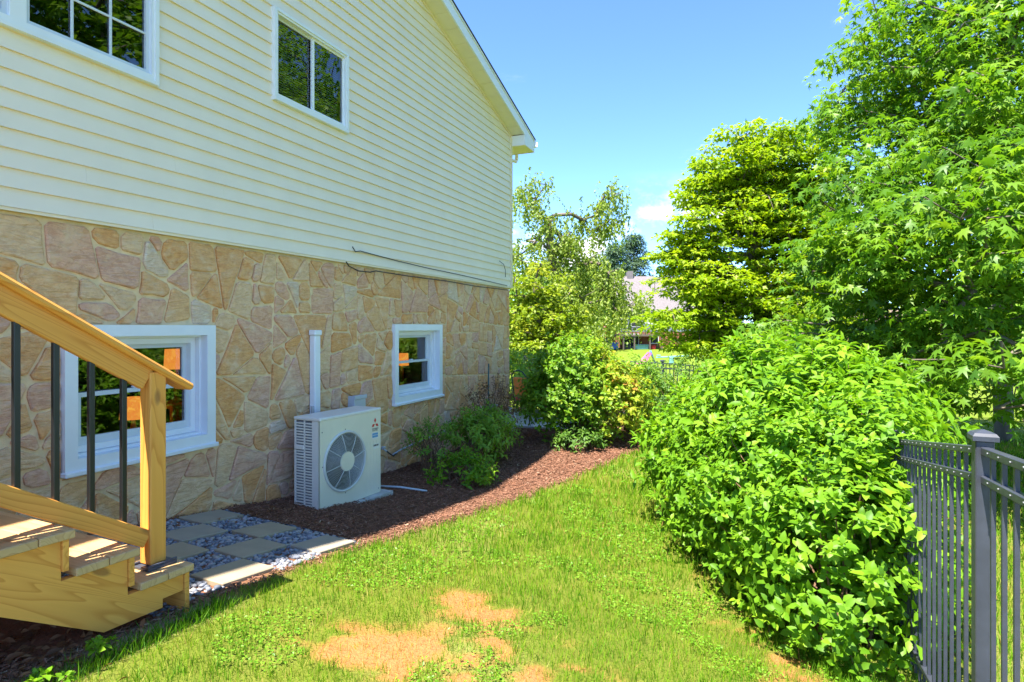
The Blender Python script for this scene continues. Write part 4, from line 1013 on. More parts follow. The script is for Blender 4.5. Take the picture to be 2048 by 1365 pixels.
def in_lobes(lobes, per, shell=.45):
    """points spread through a crown made of ellipsoids, denser towards the outside"""
    out = []
    vol = np.array([l[3]*l[4]*l[5] for l in lobes])**.67; vol /= vol.sum()
    for l, f in zip(lobes, vol):
        n = max(3, int(per*f)); v = unit(rng.normal(size=(n, 3))); r = rng.random(n)**(shell)
        out.append(np.array(l[:3])+v*r[:, None]*np.array(l[3:6]))
    return np.concatenate(out)
def skeleton(base, trunk, pts, r_tip=.008, power=.44, sides=5, sag=.06, seed=0):
    """grow limbs from a trunk polyline to the given points; returns tube mesh"""
    nodes = [np.array(p, dtype=float) for p in trunk]; par = [-1]+list(range(len(trunk)-1)); NT = len(trunk)
    # finer trunk
    order = np.argsort(np.linalg.norm(pts-np.array(trunk[-1]), axis=1)); tips = []
    arr = np.array(nodes)
    for i in order:
        p = pts[i]; arr = np.array(nodes); dv = p-arr; dist = np.linalg.norm(dv, axis=1)
        cost = dist+np.maximum(0, arr[:, 2]-p[2])*.8
        j = int(np.argmin(cost)); a = nodes[j]; seg = max(1, int(dist[j]/.7)); last = j
        for s in range(1, seg+1):
            t = s/seg; q = a+(p-a)*t+np.array((0, 0, 1))*sag*math.sin(math.pi*t)*dist[j]+(rng.normal(0, .035, 3)*dist[j] if s < seg else 0)
            nodes.append(q); par.append(last); last = len(nodes)-1
        tips.append(last)
    cnt = np.zeros(len(nodes))
    for t in tips: cnt[t] += 1
    for i in range(len(nodes)-1, 0, -1): cnt[par[i]] += cnt[i]
    rad = r_tip*np.maximum(cnt, 1)**power
    V, F, var = [], [], []
    for i in range(1, len(nodes)):
        a, b = nodes[par[i]], nodes[i]; t = b-a; L = np.linalg.norm(t)
        if L < 1e-4: continue
        t = t/L; u = np.cross(t, (0.3, 0.9, 0.1)); u /= np.linalg.norm(u); w = np.cross(t, u)
        ra = min(rad[par[i]], rad[i]*1.25) if par[i] >= NT-1 or i >= NT else rad[par[i]]; k0 = len(V); sd = sides+3 if i < NT else sides
        for p, r in ((a-t*ra*.3, ra), (b, rad[i])):
            for k in range(sd): V.append(p+(u*math.cos(6.2832*k/sd)+w*math.sin(6.2832*k/sd))*r); var.append(rng.random())
        for k in range(sd): F.append((k0+k, k0+(k+1) % sd, k0+sd+(k+1) % sd, k0+sd+k))
    return np.array(V), np.array(F), np.array(var)
def clump_leaves(Cn, R, per, flat, droop, up=.55, out=.6, center=None):
    m = len(Cn); i = np.repeat(np.arange(m), per); n = len(i)
    a = rng.uniform(0, 6.283, n); r = np.sqrt(rng.random(n)); Rr = R[i]*r
    off = np.c_[np.cos(a)*Rr, np.sin(a)*Rr, rng.normal(0, .5, n)*R[i]*flat-droop*r*r*R[i]]
    rad = np.c_[np.cos(a), np.sin(a), -droop*1.3*r-.15]
    A = unit(rad+rng.normal(0, .55, (n, 3)))
    Nn = unit(np.c_[rng.normal(0, up, n), rng.normal(0, up, n), np.ones(n)]+rad*np.array((.35, .35, 0)))
    return Cn[i]+off, A, Nn, i
def tree(name, label, base, trunk, lobes, nclump, per, R, leaf, size, m, group=None, flat=.22, droop=.25, shell=.45, up=.55, r_tip=.010, cat='tree', limb_every=1, extra=None, tonev=.16, bark='bark', power=.44):
    t = thing(name, base, label, cat, group)
    Cn = in_lobes(lobes, nclump, shell)
    if extra is not None: Cn = np.concatenate([Cn, np.array(extra)])
    Rr = rng.uniform(R*.65, R*1.25, len(Cn))
    V, F, var = skeleton(base, trunk, Cn[::limb_every], r_tip, power)
    link('trunk', npmesh('trunk', V, F, var=var, smooth=True), M[bark], t)
    P, A, Nn, i = clump_leaves(Cn, Rr, per, flat, droop, up)
    n = len(P); tone = rng.normal(.5, tonev, len(Cn))[i]+rng.normal(0, .16, n)
    scatter('crown', P, A, Nn, rng.uniform(size*.7, size*1.25, n), leaf, tone, m, t)
    return t
def W(X, Z, z): return np.array(c2w(X, Z, z))
def wl(X, Z, z, rx, ry, rz_): p = W(X, Z, z); return (p[0], p[1], p[2], rx, ry, rz_)

def shoots(B, D, L, k, leaf_s, spread=.75, curl=.25):
    """leafy shoots with opposite pairs of leaves; returns leaf arrays"""
    n = len(B); D = unit(D); u = unit(np.cross(D, np.array((.13, .31, .94))+rng.normal(0, .3, (n, 3)))); w = np.cross(D, u)
    P, A, Nn, S = [], [], [], []
    for j in range(k):
        t = (j+1)/k; q = B+D*(L*t)[:, None]+np.array((0, 0, -1))*(curl*L*t*t)[:, None]
        sd = u if j % 2 == 0 else w
        for s in (-1, 1):
            a = D*(1-spread)+sd*s*spread+np.array((0, 0, -.15))+rng.normal(0, .16, (n, 3))
            P.append(q); A.append(a); Nn.append(np.array((0, 0, .7))+D*.6+rng.normal(0, .28, (n, 3))); S.append(leaf_s*(1.05-.45*abs(t-.55))*rng.uniform(.75, 1.2, n))
    for _ in range(2):
        q = B+D*L[:, None]+np.array((0, 0, -1))*(curl*L)[:, None]; P.append(q); A.append(D+rng.normal(0, .35, (n, 3))); Nn.append(np.array((0, 0, 1.))+rng.normal(0, .3, (n, 3))); S.append(leaf_s*.7*rng.uniform(.7, 1.1, n))
    return np.concatenate(P), unit(np.concatenate(A)), unit(np.concatenate(Nn)), np.concatenate(S)
def shrub(name, label, base, lobes, nsh, k, leaf, leaf_s, m, L=.26, group=None, low=.2, spread=.75, stems=70, cat='shrub', tonev=.14, upw=.35, stem_r=.005, floor=None, var_fn=None, inner=.55):
    t = thing(name, base, label, cat, group)
    Bs, Ds = [], []
    wt_ = np.array([(l[3]*l[4]+l[3]*l[5]+l[4]*l[5]) for l in lobes]); wt_ = wt_/wt_.sum()
    for l, f in zip(lobes, wt_):
        n = int(nsh*f*1.5); v = unit(rng.normal(size=(n, 3))); v = v[(v[:, 2] > -low) | (rng.random(n) < .25)]
        r = inner+(1-inner)*rng.random(len(v))**.6
        Bs.append(np.array(l[:3])+v*r[:, None]*np.array(l[3:6])); Ds.append(unit(v/np.array(l[3:6])*l[3])+np.array((0, 0, upw))+rng.normal(0, .3, v.shape))
    B = np.concatenate(Bs); D = np.concatenate(Ds)
    ok = B[:, 2] > G(B[:, 0], B[:, 1])+.05; B, D = B[ok], D[ok]
    if len(B) > nsh: q = rng.choice(len(B), nsh, replace=False); B, D = B[q], D[q]
    Ls = rng.uniform(L*.6, L*1.3, len(B))
    P, A, Nn, S = shoots(B, D, Ls, k, leaf_s, spread)
    ok = P[:, 2] > G(P[:, 0], P[:, 1])+.03
    tone = np.tile(rng.normal(.5, tonev, len(B)), 2*k+2)+rng.normal(0, .14, len(P))
    if var_fn is not None: tone = tone+var_fn(P)
    scatter('foliage', P[ok], A[ok], Nn[ok], S[ok], leaf, tone[ok], m, t)
    q = rng.choice(len(B), min(stems, len(B)), replace=False); bz = np.array(base, dtype=float); V, F = [], []
    for i in q:
        jt = min(.10, stem_r*20) if stem_r > .003 else .012; f = bz+np.array((rng.normal(0, jt), rng.normal(0, jt), -.03)); mid = f*.45+B[i]*.55+np.array((0, 0, jt))
        v, fc = tube([f, mid, B[i], B[i]+unit(D[i])*Ls[i]*.9], [stem_r*1.8, stem_r*1.2, stem_r*.7, stem_r*.35], 4); o = len(V); V += v; F += [tuple(a+o for a in c_) for c_ in fc]
    link('stems', pymesh('stems', V, F), M['twig'], t)
    return t
# shrubs against the fence
shrub('dogwood_shrub', 'low glossy green shrub nearest the metal fence, small rounded leaves', (.45, 4.2, g1(.45, 4.2)),
      [(.45, 4.05, -1.38, .42, .50, .58), (.22, 4.75, -1.30, .60, .62, .66), (.70, 4.6, -1.20, .36, .6, .68), (-.15, 5.45, -1.38, .55, .6, .52)], 1750, 5, OVAL, .074, M['lf_bush'], .22, low=.75, stems=90)
shrub('viburnum_shrub', 'tall light green shrub with long pointed leaves behind the low shrub', (.25, 6.1, g1(.25, 6.1)),
      [(.30, 6.05, -1.0, .85, .85, .78), (-.45, 6.45, -1.35, .55, .6, .60), (.72, 5.45, -1.02, .42, .65, .60), (.1, 5.5, -1.0, .6, .5, .55)], 1500, 5, LANCE, .125, M['lf_bush'], .32, low=.5, stems=90, upw=.6)
# five-leaf creeper at the shrub foot
cr = thing('creeper', (.02, 4.02, g1(.02, 4.02)), 'small five leaved creeper at the foot of the low shrub', 'plant')
for cx, cy, h, s in ((.05, 3.95, .14, .11), (-.02, 4.15, .10, .08), (.2, 3.72, .10, .07), (-.2, 4.55, .10, .07)):
    P, A, Nn, S = [], [], [], []; b = np.array((cx, cy, g1(cx, cy)+h)); a0 = rng.uniform(0, 6)
    for q in range(5):
        a = a0+q*1.05; P.append(b+.004*np.array((math.cos(a), math.sin(a), 0))); A.append((math.cos(a), math.sin(a), -.15)); Nn.append((rng.normal(0, .15), -.2, 1)); S.append(s*rng.uniform(.8, 1.1))
    for q in range(5): scatter('leaf', np.array(P[q:q+1]), np.array(A[q:q+1]), np.array(Nn[q:q+1]), np.array(S[q:q+1]), OVAL, np.full(1, .9), M['lf_bush'], cr)
V, F = merge(*[tube([(cx, cy, g1(cx, cy)-.01), (cx, cy, g1(cx, cy)+h)], .003, 4) for cx, cy, h, s in ((.05, 3.95, .14, 0), (-.02, 4.15, .10, 0), (.2, 3.72, .10, 0), (-.2, 4.55, .10, 0))])
link('stems', pymesh('stems', V, F), M['twig'], cr)

# plants in the bed
shrub('bed_shrub', 'bushy green perennial beside the stone wall in the mulch', (-3.62, 7.35, g1(-3.62, 7.35)), [(-3.66, 7.45, -1.58, .32, .34, .30), (-3.62, 7.85, -1.52, .28, .34, .30)], 260, 5, LANCE, .085, M['lf_light'], .22, low=.2, stems=60, upw=.6)
shrub('bed_shrub', 'sparse leggy perennial just right of the heat pump', (-3.95, 6.75, g1(-3.95, 6.75)), [(-3.95, 6.75, -1.60, .18, .22, .32)], 48, 5, LANCE, .07, M['lf_light'], .20, low=.0, stems=50, upw=.8)
shrub('bed_shrub', 'low ferny perennial spreading over the mulch edge', (-3.35, 6.55, g1(-3.35, 6.55)), [(-3.35, 6.55, -1.80, .30, .36, .14)], 120, 5, LANCE, .075, M['lf_bush'], .20, low=.0, stems=40, upw=.1)
shrub('bed_shrub', 'russet stemmed plant with seed heads near the house corner', (-3.8, 8.45, g1(-3.8, 8.45)), [(-3.8, 8.45, -1.40, .35, .45, .48)], 130, 4, LANCE, .06, M['lf_red'], .22, low=.0, stems=80, upw=1.0)
def gold(P): return sstep(-.15, .5, (P[:, 0]+2.75)*CS+(P[:, 1]-9.85)*SN)*.40-.26
shrub('corner_shrub', 'rounded shrub with golden right side at the end of the mulch bed', (-2.80, 9.85, g1(-2.8, 9.85)),
      [(-2.95, 9.9, -.95, .62, .62, .72), (-2.35, 10.0, -1.25, .60, .6, .55), (-3.2, 9.7, -1.25, .45, .5, .42)], 1000, 5, OVAL, .098, M['lf_gold'], .26, low=.45, stems=80, var_fn=gold, tonev=.10)
shrub('fern_plant', 'low dark fern at the foot of the corner shrub', (-2.65, 9.25, g1(-2.65, 9.25)), [(-2.65, 9.25, -1.86, .30, .25, .12)], 110, 5, LANCE, .09, M['lf_dark'], .2, low=0, stems=30, upw=.2, cat='plant')
# hedge plants beyond the bed, along the back of the fence
for i, (X, Z, zc, rx, rh, m_, ls, lab) in enumerate((
        (.25, 13.6, -1.35, .85, .75, 'lf_light', .09, 'pale green shrub right behind the house corner'),
        (1.55, 13.9, -1.35, .95, .70, 'lf_light', .09, 'pale green shrub behind the corner shrub'),
        (2.15, 11.4, -1.28, .75, .66, 'lf_light', .075, 'mid green shrub left of the twiggy grey green one'),
        (3.05, 10.9, -1.30, .85, .66, 'lf_dark', .06, 'twiggy grey green shrub behind the tall light green shrub'),
        (3.80, 10.3, -1.36, .75, .64, 'lf_light', .07, 'shrub half hidden behind the tall light green shrub'),
        (2.75, 10.35, -1.90, .42, .20, 'lf_yellow', .06, 'low yellow green plant at the lawn end'))):
    p = c2w(X, Z); shrub('hedge_shrub', lab, (p.x, p.y, g1(p.x, p.y)), [(p.x, p.y, zc, rx, rx, rh), (p.x+.35, p.y+.25, zc-.15, rx*.7, rx*.7, rh*.8)], 720, 4, OVAL, ls, M[m_], .24, group='shrubs along the far fence', low=.5, stems=40)
# weeds at the stair foot
for (wx, wy, s, lab) in ((-2.64, 1.45, .12, 'leafy weed in the bottom left corner of the lawn'), (-2.72, 1.78, .05, 'small weed beside the stair stringer')):
    shrub('weed', lab, (wx, wy, g1(wx, wy)), [(wx, wy, g1(wx, wy)+.035, s, s, .03)], 30, 2, OVAL, .045, M['lf_bush'], .045, low=0, stems=14, stem_r=.0015, cat='weed')

# ------------------------------------------------------------------ trees
def trunkline(b, pts): return [tuple(b)]+[tuple(p) for p in pts]
def gw(X, Z): p = c2w(X, Z); return (p.x, p.y, g1(p.x, p.y)-.05)
b = gw(8.7, 10.6)
tree('oak_tree', 'large leafy tree with lobed leaves filling the right side', b, trunkline(b, [W(8.65, 10.6, -.5), W(8.6, 10.5, 1.2), W(8.5, 10.4, 2.8), W(8.6, 10.5, 4.4), W(8.7, 10.6, 6.0)]),
     [wl(7.9, 10.2, 5.2, 2.2, 2.2, 2.3), wl(6.2, 8.7, 2.5, 1.5, 1.6, 1.2), wl(5.4, 6.9, 1.15, 1.35, 1.3, 1.0), wl(5.25, 8.0, .75, 1.3, 1.3, .9), wl(5.4, 9.0, .05, 1.5, 1.4, .75),
      wl(5.2, 6.5, -.35, 1.1, 1.1, .65), wl(8.2, 9.0, 3.4, 2.2, 2.0, 2.0), wl(6.3, 9.0, -.75, 1.3, 1.2, .5), wl(7.4, 7.6, 2.6, 1.4, 1.4, 1.2), wl(6.9, 7.6, .6, 1.4, 1.4, 1.0), wl(4.6, 9.4, -.3, 1.2, 1.2, .55), wl(5.0, 8.6, 1.5, 1.0, 1.1, .7), wl(6.6, 10.5, 3.9, 1.2, 1.3, 1.0)],
     820, 44, .46, LOBED, .150, M['lf_oak'], flat=.30, droop=.35, shell=.38, up=.50, r_tip=.0075)
b = gw(9.5, 22.5)
tree('maple_tree', 'tall yellow green maple standing behind the shrubs, foliage in flat layers', b, trunkline(b, [W(9.4, 22.4, -1), W(9.2, 22.3, .8), W(9.0, 22.2, 2.6), W(8.8, 22.2, 4.4), W(8.7, 22.2, 6.0)]),
     [wl(8.7, 22, 6.1, 1.8, 1.9, 1.6), wl(7.9, 22, 3.6, 2.2, 2.3, 1.7), wl(9.9, 22, 4.6, 2.0, 2.0, 2.1), wl(7.2, 21.6, 1.6, 2.1, 2.1, 1.2), wl(9.2, 22, 1.2, 2.9, 2.6, 1.5),
      wl(7.6, 21.5, -.5, 1.8, 2.0, .8), wl(9.9, 21, -.4, 2.4, 2.2, .9), wl(6.4, 21.6, 2.4, 1.3, 1.3, .8), wl(6.3, 21.4, .3, 1.5, 1.5, .9), wl(10.8, 22, 3.0, 1.8, 1.8, 1.8), wl(7.3, 22, 5.2, 1.2, 1.4, 1.0), wl(10.3, 22, 6.2, 1.5, 1.6, 1.3), wl(11.2, 22.3, 4.6, 1.3, 1.4, 1.3), wl(5.9, 21.6, 3.0, .9, 1.0, .6), wl(11.0, 22, .8, 1.8, 1.6, 1.4)], 1250, 54, .56, MAPLE, .19, M['lf_maple'], flat=.16, droop=.22, shell=.42, up=.45, r_tip=.012)
# open tree with drooping strands
b = gw(3.35, 30)
t = thing('willow_tree', b, 'open willow with forked trunk and drooping pale strands', 'tree')
lob = [wl(1.0, 30, 6.6, 1.0, 1, 1.2), wl(1.9, 30, 4.7, 1.5, 1.5, 1.4), wl(4.6, 30, 5.2, 1.3, 1.4, 1.1), wl(5.1, 30, 6.7, .8, .8, .7), wl(.5, 30, 3.4, 1.3, 1.4, 1.4), wl(3.1, 30, 3.2, 1.8, 1.8, 1.6), wl(4.4, 29.5, 2.1, 1.6, 1.5, 1.2), wl(2.3, 29.5, 1.2, 1.8, 1.6, 1.0), wl(5.6, 29.5, .9, 1.2, 1.2, 1.0), wl(4.0, 29, .2, 1.6, 1.2, .7)]
Cn = in_lobes(lob, 230, .5)
tr = [b, W(3.25, 30, -.8), W(3.1, 30, .6), W(2.5, 30, 2.0), W(2.0, 30, 3.6), W(1.75, 30, 5.4)]
V, F, var = skeleton(b, tr, np.concatenate([np.array([W(3.5, 30, 1.0), W(4.0, 30, 2.4), W(4.6, 30, 3.9), W(4.9, 30, 5.4)]), Cn[:200]]), .017, .50)
link('trunk', npmesh('trunk', V, F, var=var, smooth=True), M['bark'], t)
P, A = [], []
for c in Cn:
    for s in range(9):
        o = c+rng.normal(0, .28, 3); L = rng.uniform(.5, 1.5); d = rng.normal(0, .25, 2)
        for j in range(13):
            f = j/13; P.append(o+np.array((d[0]*f*L*.8, d[1]*f*L*.8, .12*f-L*f*f))); A.append((rng.normal(0, .6), rng.normal(0, .6), -.7))
P, A = np.array(P), np.array(A); n = len(P)
scatter('crown', P, A, unit(rng.normal(0, 1, (n, 3))+np.array((0, -.3, .6))), rng.uniform(.10, .20, n), THIN if False else DIAM, rng.normal(.5, .2, n), M['lf_willow'], t)

def simple_tree(name, lab, X, Z, h0, h1, rx, m, leaf, ls, ncl, per, R, group=None, seed=0, squash=1.0):
    b = gw(X, Z); zc = (h0+h1)/2; hh = (h1-h0)/2
    lb = [wl(X, Z, zc-hh*.15, rx, rx, hh*.75), wl(X-rx*.35, Z-.4, zc-hh*.45, rx*.75, rx*.75, hh*.5), wl(X+rx*.4, Z, zc-hh*.3, rx*.7, rx*.7, hh*.55), wl(X+rx*.05, Z, zc+hh*.45, rx*.62, rx*.62, hh*.52)]
    return tree(name, lab, b, trunkline(b, [W(X, Z, b[2]+(h1-b[2])*.25), W(X+.1*rx, Z, b[2]+(h1-b[2])*.5), W(X, Z, b[2]+(h1-b[2])*.8)]), lb, ncl, per, R, leaf, ls, m, group, limb_every=2, r_tip=.02, flat=.28)
simple_tree('small_tree', 'yellow green young tree just behind the house corner', .70, 18.5, -1.7, 2.3, 1.5, M['lf_yellow'], MAPLE, .15, 170, 60, .40)
simple_tree('small_tree', 'bushy yellow green tree below the willow trunk', 1.5, 21.5, -2.2, .75, 1.6, M['lf_maple'], MAPLE, .15, 150, 60, .45)
simple_tree('small_tree', 'round pale tree low in front of the far house', 5.6, 50, -3.6, 1.2, 2.2, M['lf_willow'], DIAM, .30, 110, 40, .8)
far = [(10.5, 92, 10.5, 5, 'lf_light'), (14.5, 105, 12, 5.5, 'lf_willow'), (4.5, 95, 11, 6, 'lf_dark'), (-4, 62, 6.5, 5, 'lf_light'), (2.0, 75, 7.5, 5, 'lf_light'), (7.5, 85, 8.0, 5, 'lf_willow'), (12.5, 120, 11, 6, 'lf_light'), (22, 125, 13, 7, 'lf_dark'), (30, 60, 9, 5, 'lf_light'), (38, 62, 13, 6, 'lf_dark'), (46, 58, 12, 6, 'lf_light'), (24, 45, 6.0, 4, 'lf_maple'), (33, 40, 8, 4.5, 'lf_light'), (17, 132, 12, 6, 'lf_light'), (-12, 90, 11, 7, 'lf_dark'), (-24, 70, 10, 7, 'lf_light'), (58, 70, 15, 7, 'lf_dark')]
flab = ['far green tree behind the blue tent', 'far pale tree just left of the conifers', 'far dark tree behind the willow fork', 'far light green tree left of the willow', 'far light green tree seen through the willow crown', 'far pale tree right of the willow trunk', 'far tree rising behind the orange roof', 'tall dark tree behind the grey roof', 'far tree right of the maple', 'tall dark far tree behind the oak crown', 'far light tree at the right frame edge', 'low yellow green tree behind the maple foot', 'light green tree behind the oak skirt', 'far tree directly behind the conifers', 'far dark tree hidden mostly by the house', 'far light tree hidden mostly by the house', 'farthest dark tree at the right edge']
for (X, Z, h, rx, m_), lab in zip(far, flab):
    simple_tree('far_tree', lab, X, Z, g1(*c2w(X, Z)[:2])+1.0, h, rx, M[m_], DIAM, .0075*Z, 120, 42, rx*.28, 'trees beyond the gardens')
def conifer(lab, X, Z, top, r):
    b = gw(X, Z); t = thing('pine_tree', b, lab, 'tree', 'dark conifers behind the far houses'); n = 230
    f = rng.random(n)**.8; h = b[2]+2+(top-b[2]-2)*f; rr = r*(1-f)**.55*rng.uniform(.35, 1, n)+.15; a = rng.uniform(0, 6.28, n)
    c0 = np.array(b); Cn = np.c_[c0[0]+np.cos(a)*rr, c0[1]+np.sin(a)*rr, h-rr*.18]
    tr = [b]+[(b[0], b[1], b[2]+(top-b[2])*q) for q in (.2, .4, .6, .8, .97)]
    V, F, var = skeleton(b, tr, Cn[::2], .03, .40); link('trunk', npmesh('trunk', V, F, var=var), M['bark'], t)
    P, A, Nn, i = clump_leaves(Cn, rng.uniform(.5, 1.1, n)*r*.28, 60, .25, .25, .5)
    scatter('crown', P, A, Nn, rng.uniform(.45, .9, len(P)), THIN, rng.normal(.5, .2, len(P)), M['lf_pine'], t)
conifer('tall dark conifer behind the far houses, left of the pair', 19.0, 112, 15.5, 5.2)
conifer('tall dark conifer behind the far houses, nearest the maple', 23.6, 116, 18.0, 5.6)
conifer('shorter dark conifer behind the willow', 15.0, 118, 13.5, 4.6)

for X_, Z_, lab in ((16.3, 8.0, 'tall tree on the right outside the frame, mirrored in the paned window'), (20.5, 17.5, 'tall tree on the right outside the frame, mirrored in the sliding window'), (14.5, 2.5, 'nearest tall tree outside the frame, mirrored in the left window')):
    simple_tree('tall_tree', lab, X_, Z_, 0.5, 16.5, 4.8, M['lf_oak'], MAPLE, .34, 330, 46, 1.0, 'tall trees mirrored in the windows')

# ------------------------------------------------------------------ corner of the house: patio, chair, tank, utility box
pb = obj('patio', [(x, y, z) for z in (-2.2, -1.90) for x, y in ((-6.5, 10.75), (-3.25, 10.75), (-3.2, 13.0), (-6.5, 13.0))], [(0, 1, 2, 3), (4, 5, 6, 7)]+[(i, (i+1) % 4, 4+(i+1) % 4, 4+i) for i in range(4)], M['concrete'])
tag(pb, 'concrete patio slab past the house corner', 'patio', kind='structure')
M['tank'] = plain('tank_white', (.72, .76, .82), .4, .05); M['cush'] = plain('cushion_red', (.62, .07, .03), .8, .1); M['orange'] = plain('fabric_orange', (.75, .20, .03), .8, .08); M['stake'] = plain('stake_green', (.05, .09, .08), .5, .1)
t = thing('gas_tank', (-4.235, 10.04, g1(-4.235, 10.04)), 'small white gas tank at the house corner', 'tank'); z = g1(-4.235, 10.04)
obj('tank_body', *lathe([(.10, .0), (.10, .03), (.13, .05), (.15, .10), (.15, .30), (.135, .36), (.08, .40), (.03, .415)], 20, (-4.235, 10.04, z+.02)), M['tank'], t, smooth=True)
obj('tank_collar', *lathe([(.085, .39), (.085, .46), (.078, .46), (.078, .39)], 16, (-4.235, 10.04, z+.02)), M['tank'], t)
obj('tank_valve', *lathe([(.02, .41), (.02, .45), (.035, .455), (.035, .475)], 10, (-4.235, 10.04, z+.02)), M['grey'], t)
t = thing('utility_box', (WALL+.06, 9.55, -1.5), 'grey green utility box low on the stone near the corner', 'utility box')
box('enclosure', (WALL-.01, 9.42, -1.93), (WALL+.14, 9.68, -1.40), M['boxgreen'], t, .012); box('lid', (WALL-.012, 9.405, -1.399), (WALL+.155, 9.695, -1.36), M['boxgreen'], t, .008)
tag(tubeobj('garden_stake', [(WALL+.12, 9.30, -2.0), (WALL+.12, 9.30, -1.2), (WALL+.12, 9.31, -.62)], [.016, .015, .013], M['stake'], n=6), 'thin dark green garden stake leaning by the utility box', 'stake')
def chair(cx, cy, rz, lab):
    t = thing('patio_chair', (cx, cy, -1.9), lab, 'chair'); R = Matrix.Translation((cx, cy, -1.9)) @ Matrix.Rotation(rz, 4, 'Z')
    def p(*v): return R @ Vector(v)
    for sx in (-.23, .23):
        tubeobj('leg', [p(sx, -.22, 0), p(sx, -.22, .42), p(sx, -.20, .64), p(sx, .18, .66)], .012, M['black'], t, 6)
        tubeobj('leg', [p(sx, .24, 0), p(sx, .22, .42), p(sx*.95, .30, .95)], .012, M['black'], t, 6)
    obj('back_frame', *tube([p(-.21, .30, .92), p(-.12, .33, 1.02), p(0, .335, 1.05), p(.12, .33, 1.02), p(.21, .30, .92)], .012, 6), M['black'], t)
    bar('seat_frame', p(-.24, 0, .41), p(.24, 0, .41), .46, .02, M['black'], t, .004)
    bar('seat_cushion', p(-.23, 0, .46), p(.23, 0, .46), .44, .07, M['cush'], t, .025)
    bar('back_cushion', p(0, .235, .54), p(0, .285, .90), .36, .06, M['orange'], t, .02, up=(R.to_3x3() @ Vector((0, -1, .2)))[:])
chair(-4.30, 11.35, math.radians(155), 'black metal patio chair with red seat and orange back cushion')
ob = lathe([(.0, -.06), (.04, -.05), (.06, 0), (.04, .05), (.0, .06)], 10, (-3.62, 12.2, -.72)); f_ = thing('garden_lantern', (-3.62, 12.2, -1.9), 'small orange globe on a thin garden stick behind the chair', 'garden ornament')
obj('globe', *ob, M['orange'], f_, smooth=True); tubeobj('stick', [(-3.62, 12.2, -1.95), (-3.62, 12.2, -.76)], .008, M['black'], f_, 6)

# ------------------------------------------------------------------ houses and gardens across the lawn
M['greyroof'] = plain('grey_shingles', (.17, .145, .145), .9, .15, 3, bumps=.3); M['bluewall'] = plain('blue_grey_siding', (.19, .21, .26), .6, .05, 2); M['brick'] = plain('brick_red', (.26, .085, .05), .9, .2, 5, bumps=.3)
M['brownroof'] = plain('brown_shingles', (.18, .12, .10), .9, .15, 3); M['orangeroof'] = plain('orange_tiles', (.28, .10, .045), .9, .15, 3); M['deckwood'] = plain('weathered_deck', (.11, .085, .07), .8, .15, 3); M['canvas'] = plain('parasol_canvas', (.40, .40, .42), .8, .04)
M['pink'] = plain('pink_plastic', (.75, .16, .42), .4, .05); M['bluepl'] = plain('blue_plastic', (.05, .14, .45), .4, .05); M['teal'] = plain('teal_plastic', (.18, .38, .40), .5, .1); M['flagblue'] = plain('flag_blue', (.06, .08, .25), .8, .05); M['skyblue'] = plain('blue_canopy', (.12, .32, .62), .7, .08)
def frame(X, Z, dz=0, rot=0): p = c2w(X, Z); return Matrix.Translation((p.x, p.y, g1(p.x, p.y)+dz)) @ Matrix.Rotation(YAW+rot, 4, 'Z')
def lbox(name, Mx, lo, hi, m, parent, b=0):
    lo, hi = Vector(lo), Vector(hi); me = box_mesh(*(abs(a) for a in (hi-lo)), b).copy(); me.materials.clear(); me.transform(Mx @ Matrix.Translation((lo+hi)/2)); return link(name, me, m, parent)
def gable(name, Mx, x0, x1, y0, y1, z0, z1, m, parent, oh=.5, axis='x', th=.25):
    """pitched roof; the ridge runs along x or y"""
    if axis == 'x':
        ym = (y0+y1)/2; pr = [(y0-oh, z0-.2), (ym, z1), (y1+oh, z0-.2)]; V = [(x, y, z+o) for x in (x0-oh, x1+oh) for o in (0, th) for y, z in pr]
    else:
        xm = (x0+x1)/2; pr = [(x0-oh, z0-.2), (xm, z1), (x1+oh, z0-.2)]; V = [(x, y, z+o) for y in (y0-oh, y1+oh) for o in (0, th) for x, z in pr]
    F = [(0, 1, 7, 6), (1, 2, 8, 7), (3, 9, 10, 4), (4, 10, 11, 5), (0, 3, 4, 1), (1, 4, 5, 2), (6, 7, 10, 9), (7, 8, 11, 10), (0, 6, 9, 3), (2, 5, 11, 8)]
    me = pymesh(name, [Mx @ Vector(v) for v in V], F); fix(me); return link(name, me, m, parent)
def far_house(lab, X, Z, w, d, hw, hr, wallm, roofm, wins=(), brick=0.0, axis='x', oh=.5):
    Mx = frame(X, Z, -.2); t = thing('far_house', Mx.translation, lab, 'house', 'houses across the lawn')
    if brick: lbox('basement_wall', Mx, (-w/2, 0, 0), (w/2, d, brick), M['brick'], t)
    lbox('wall', Mx, (-w/2-.02, -.02, brick+.001), (w/2+.02, d+.02, hw), wallm, t)
    gable('roof', Mx, -w/2, w/2, 0, d, hw, hr, roofm, t, oh, axis)
    V = [(-w/2, 0, hw), (-w/2, d, hw), (-w/2, d/2, hr-.1), (w/2, 0, hw), (w/2, d, hw), (w/2, d/2, hr-.1)] if axis == 'x' else [(-w/2, 0, hw), (w/2, 0, hw), (0, 0, hr-.1), (-w/2, d, hw), (w/2, d, hw), (0, d, hr-.1)]
    for k in (0, 3): obj('gable_wall', [Mx @ Vector(v) for v in V[k:k+3]], [(0, 1, 2)], wallm, t)
    for wx, wz, ww, wh in wins:
        f = lbox('window', Mx, (wx-ww/2-.1, -.09, wz-.1), (wx+ww/2+.1, -.021, wz+wh+.1), M['white'], t); lbox('pane', Mx, (wx-ww/2, -.11, wz), (wx+ww/2, -.0905, wz+wh), M['dark'], f)
    return t, Mx
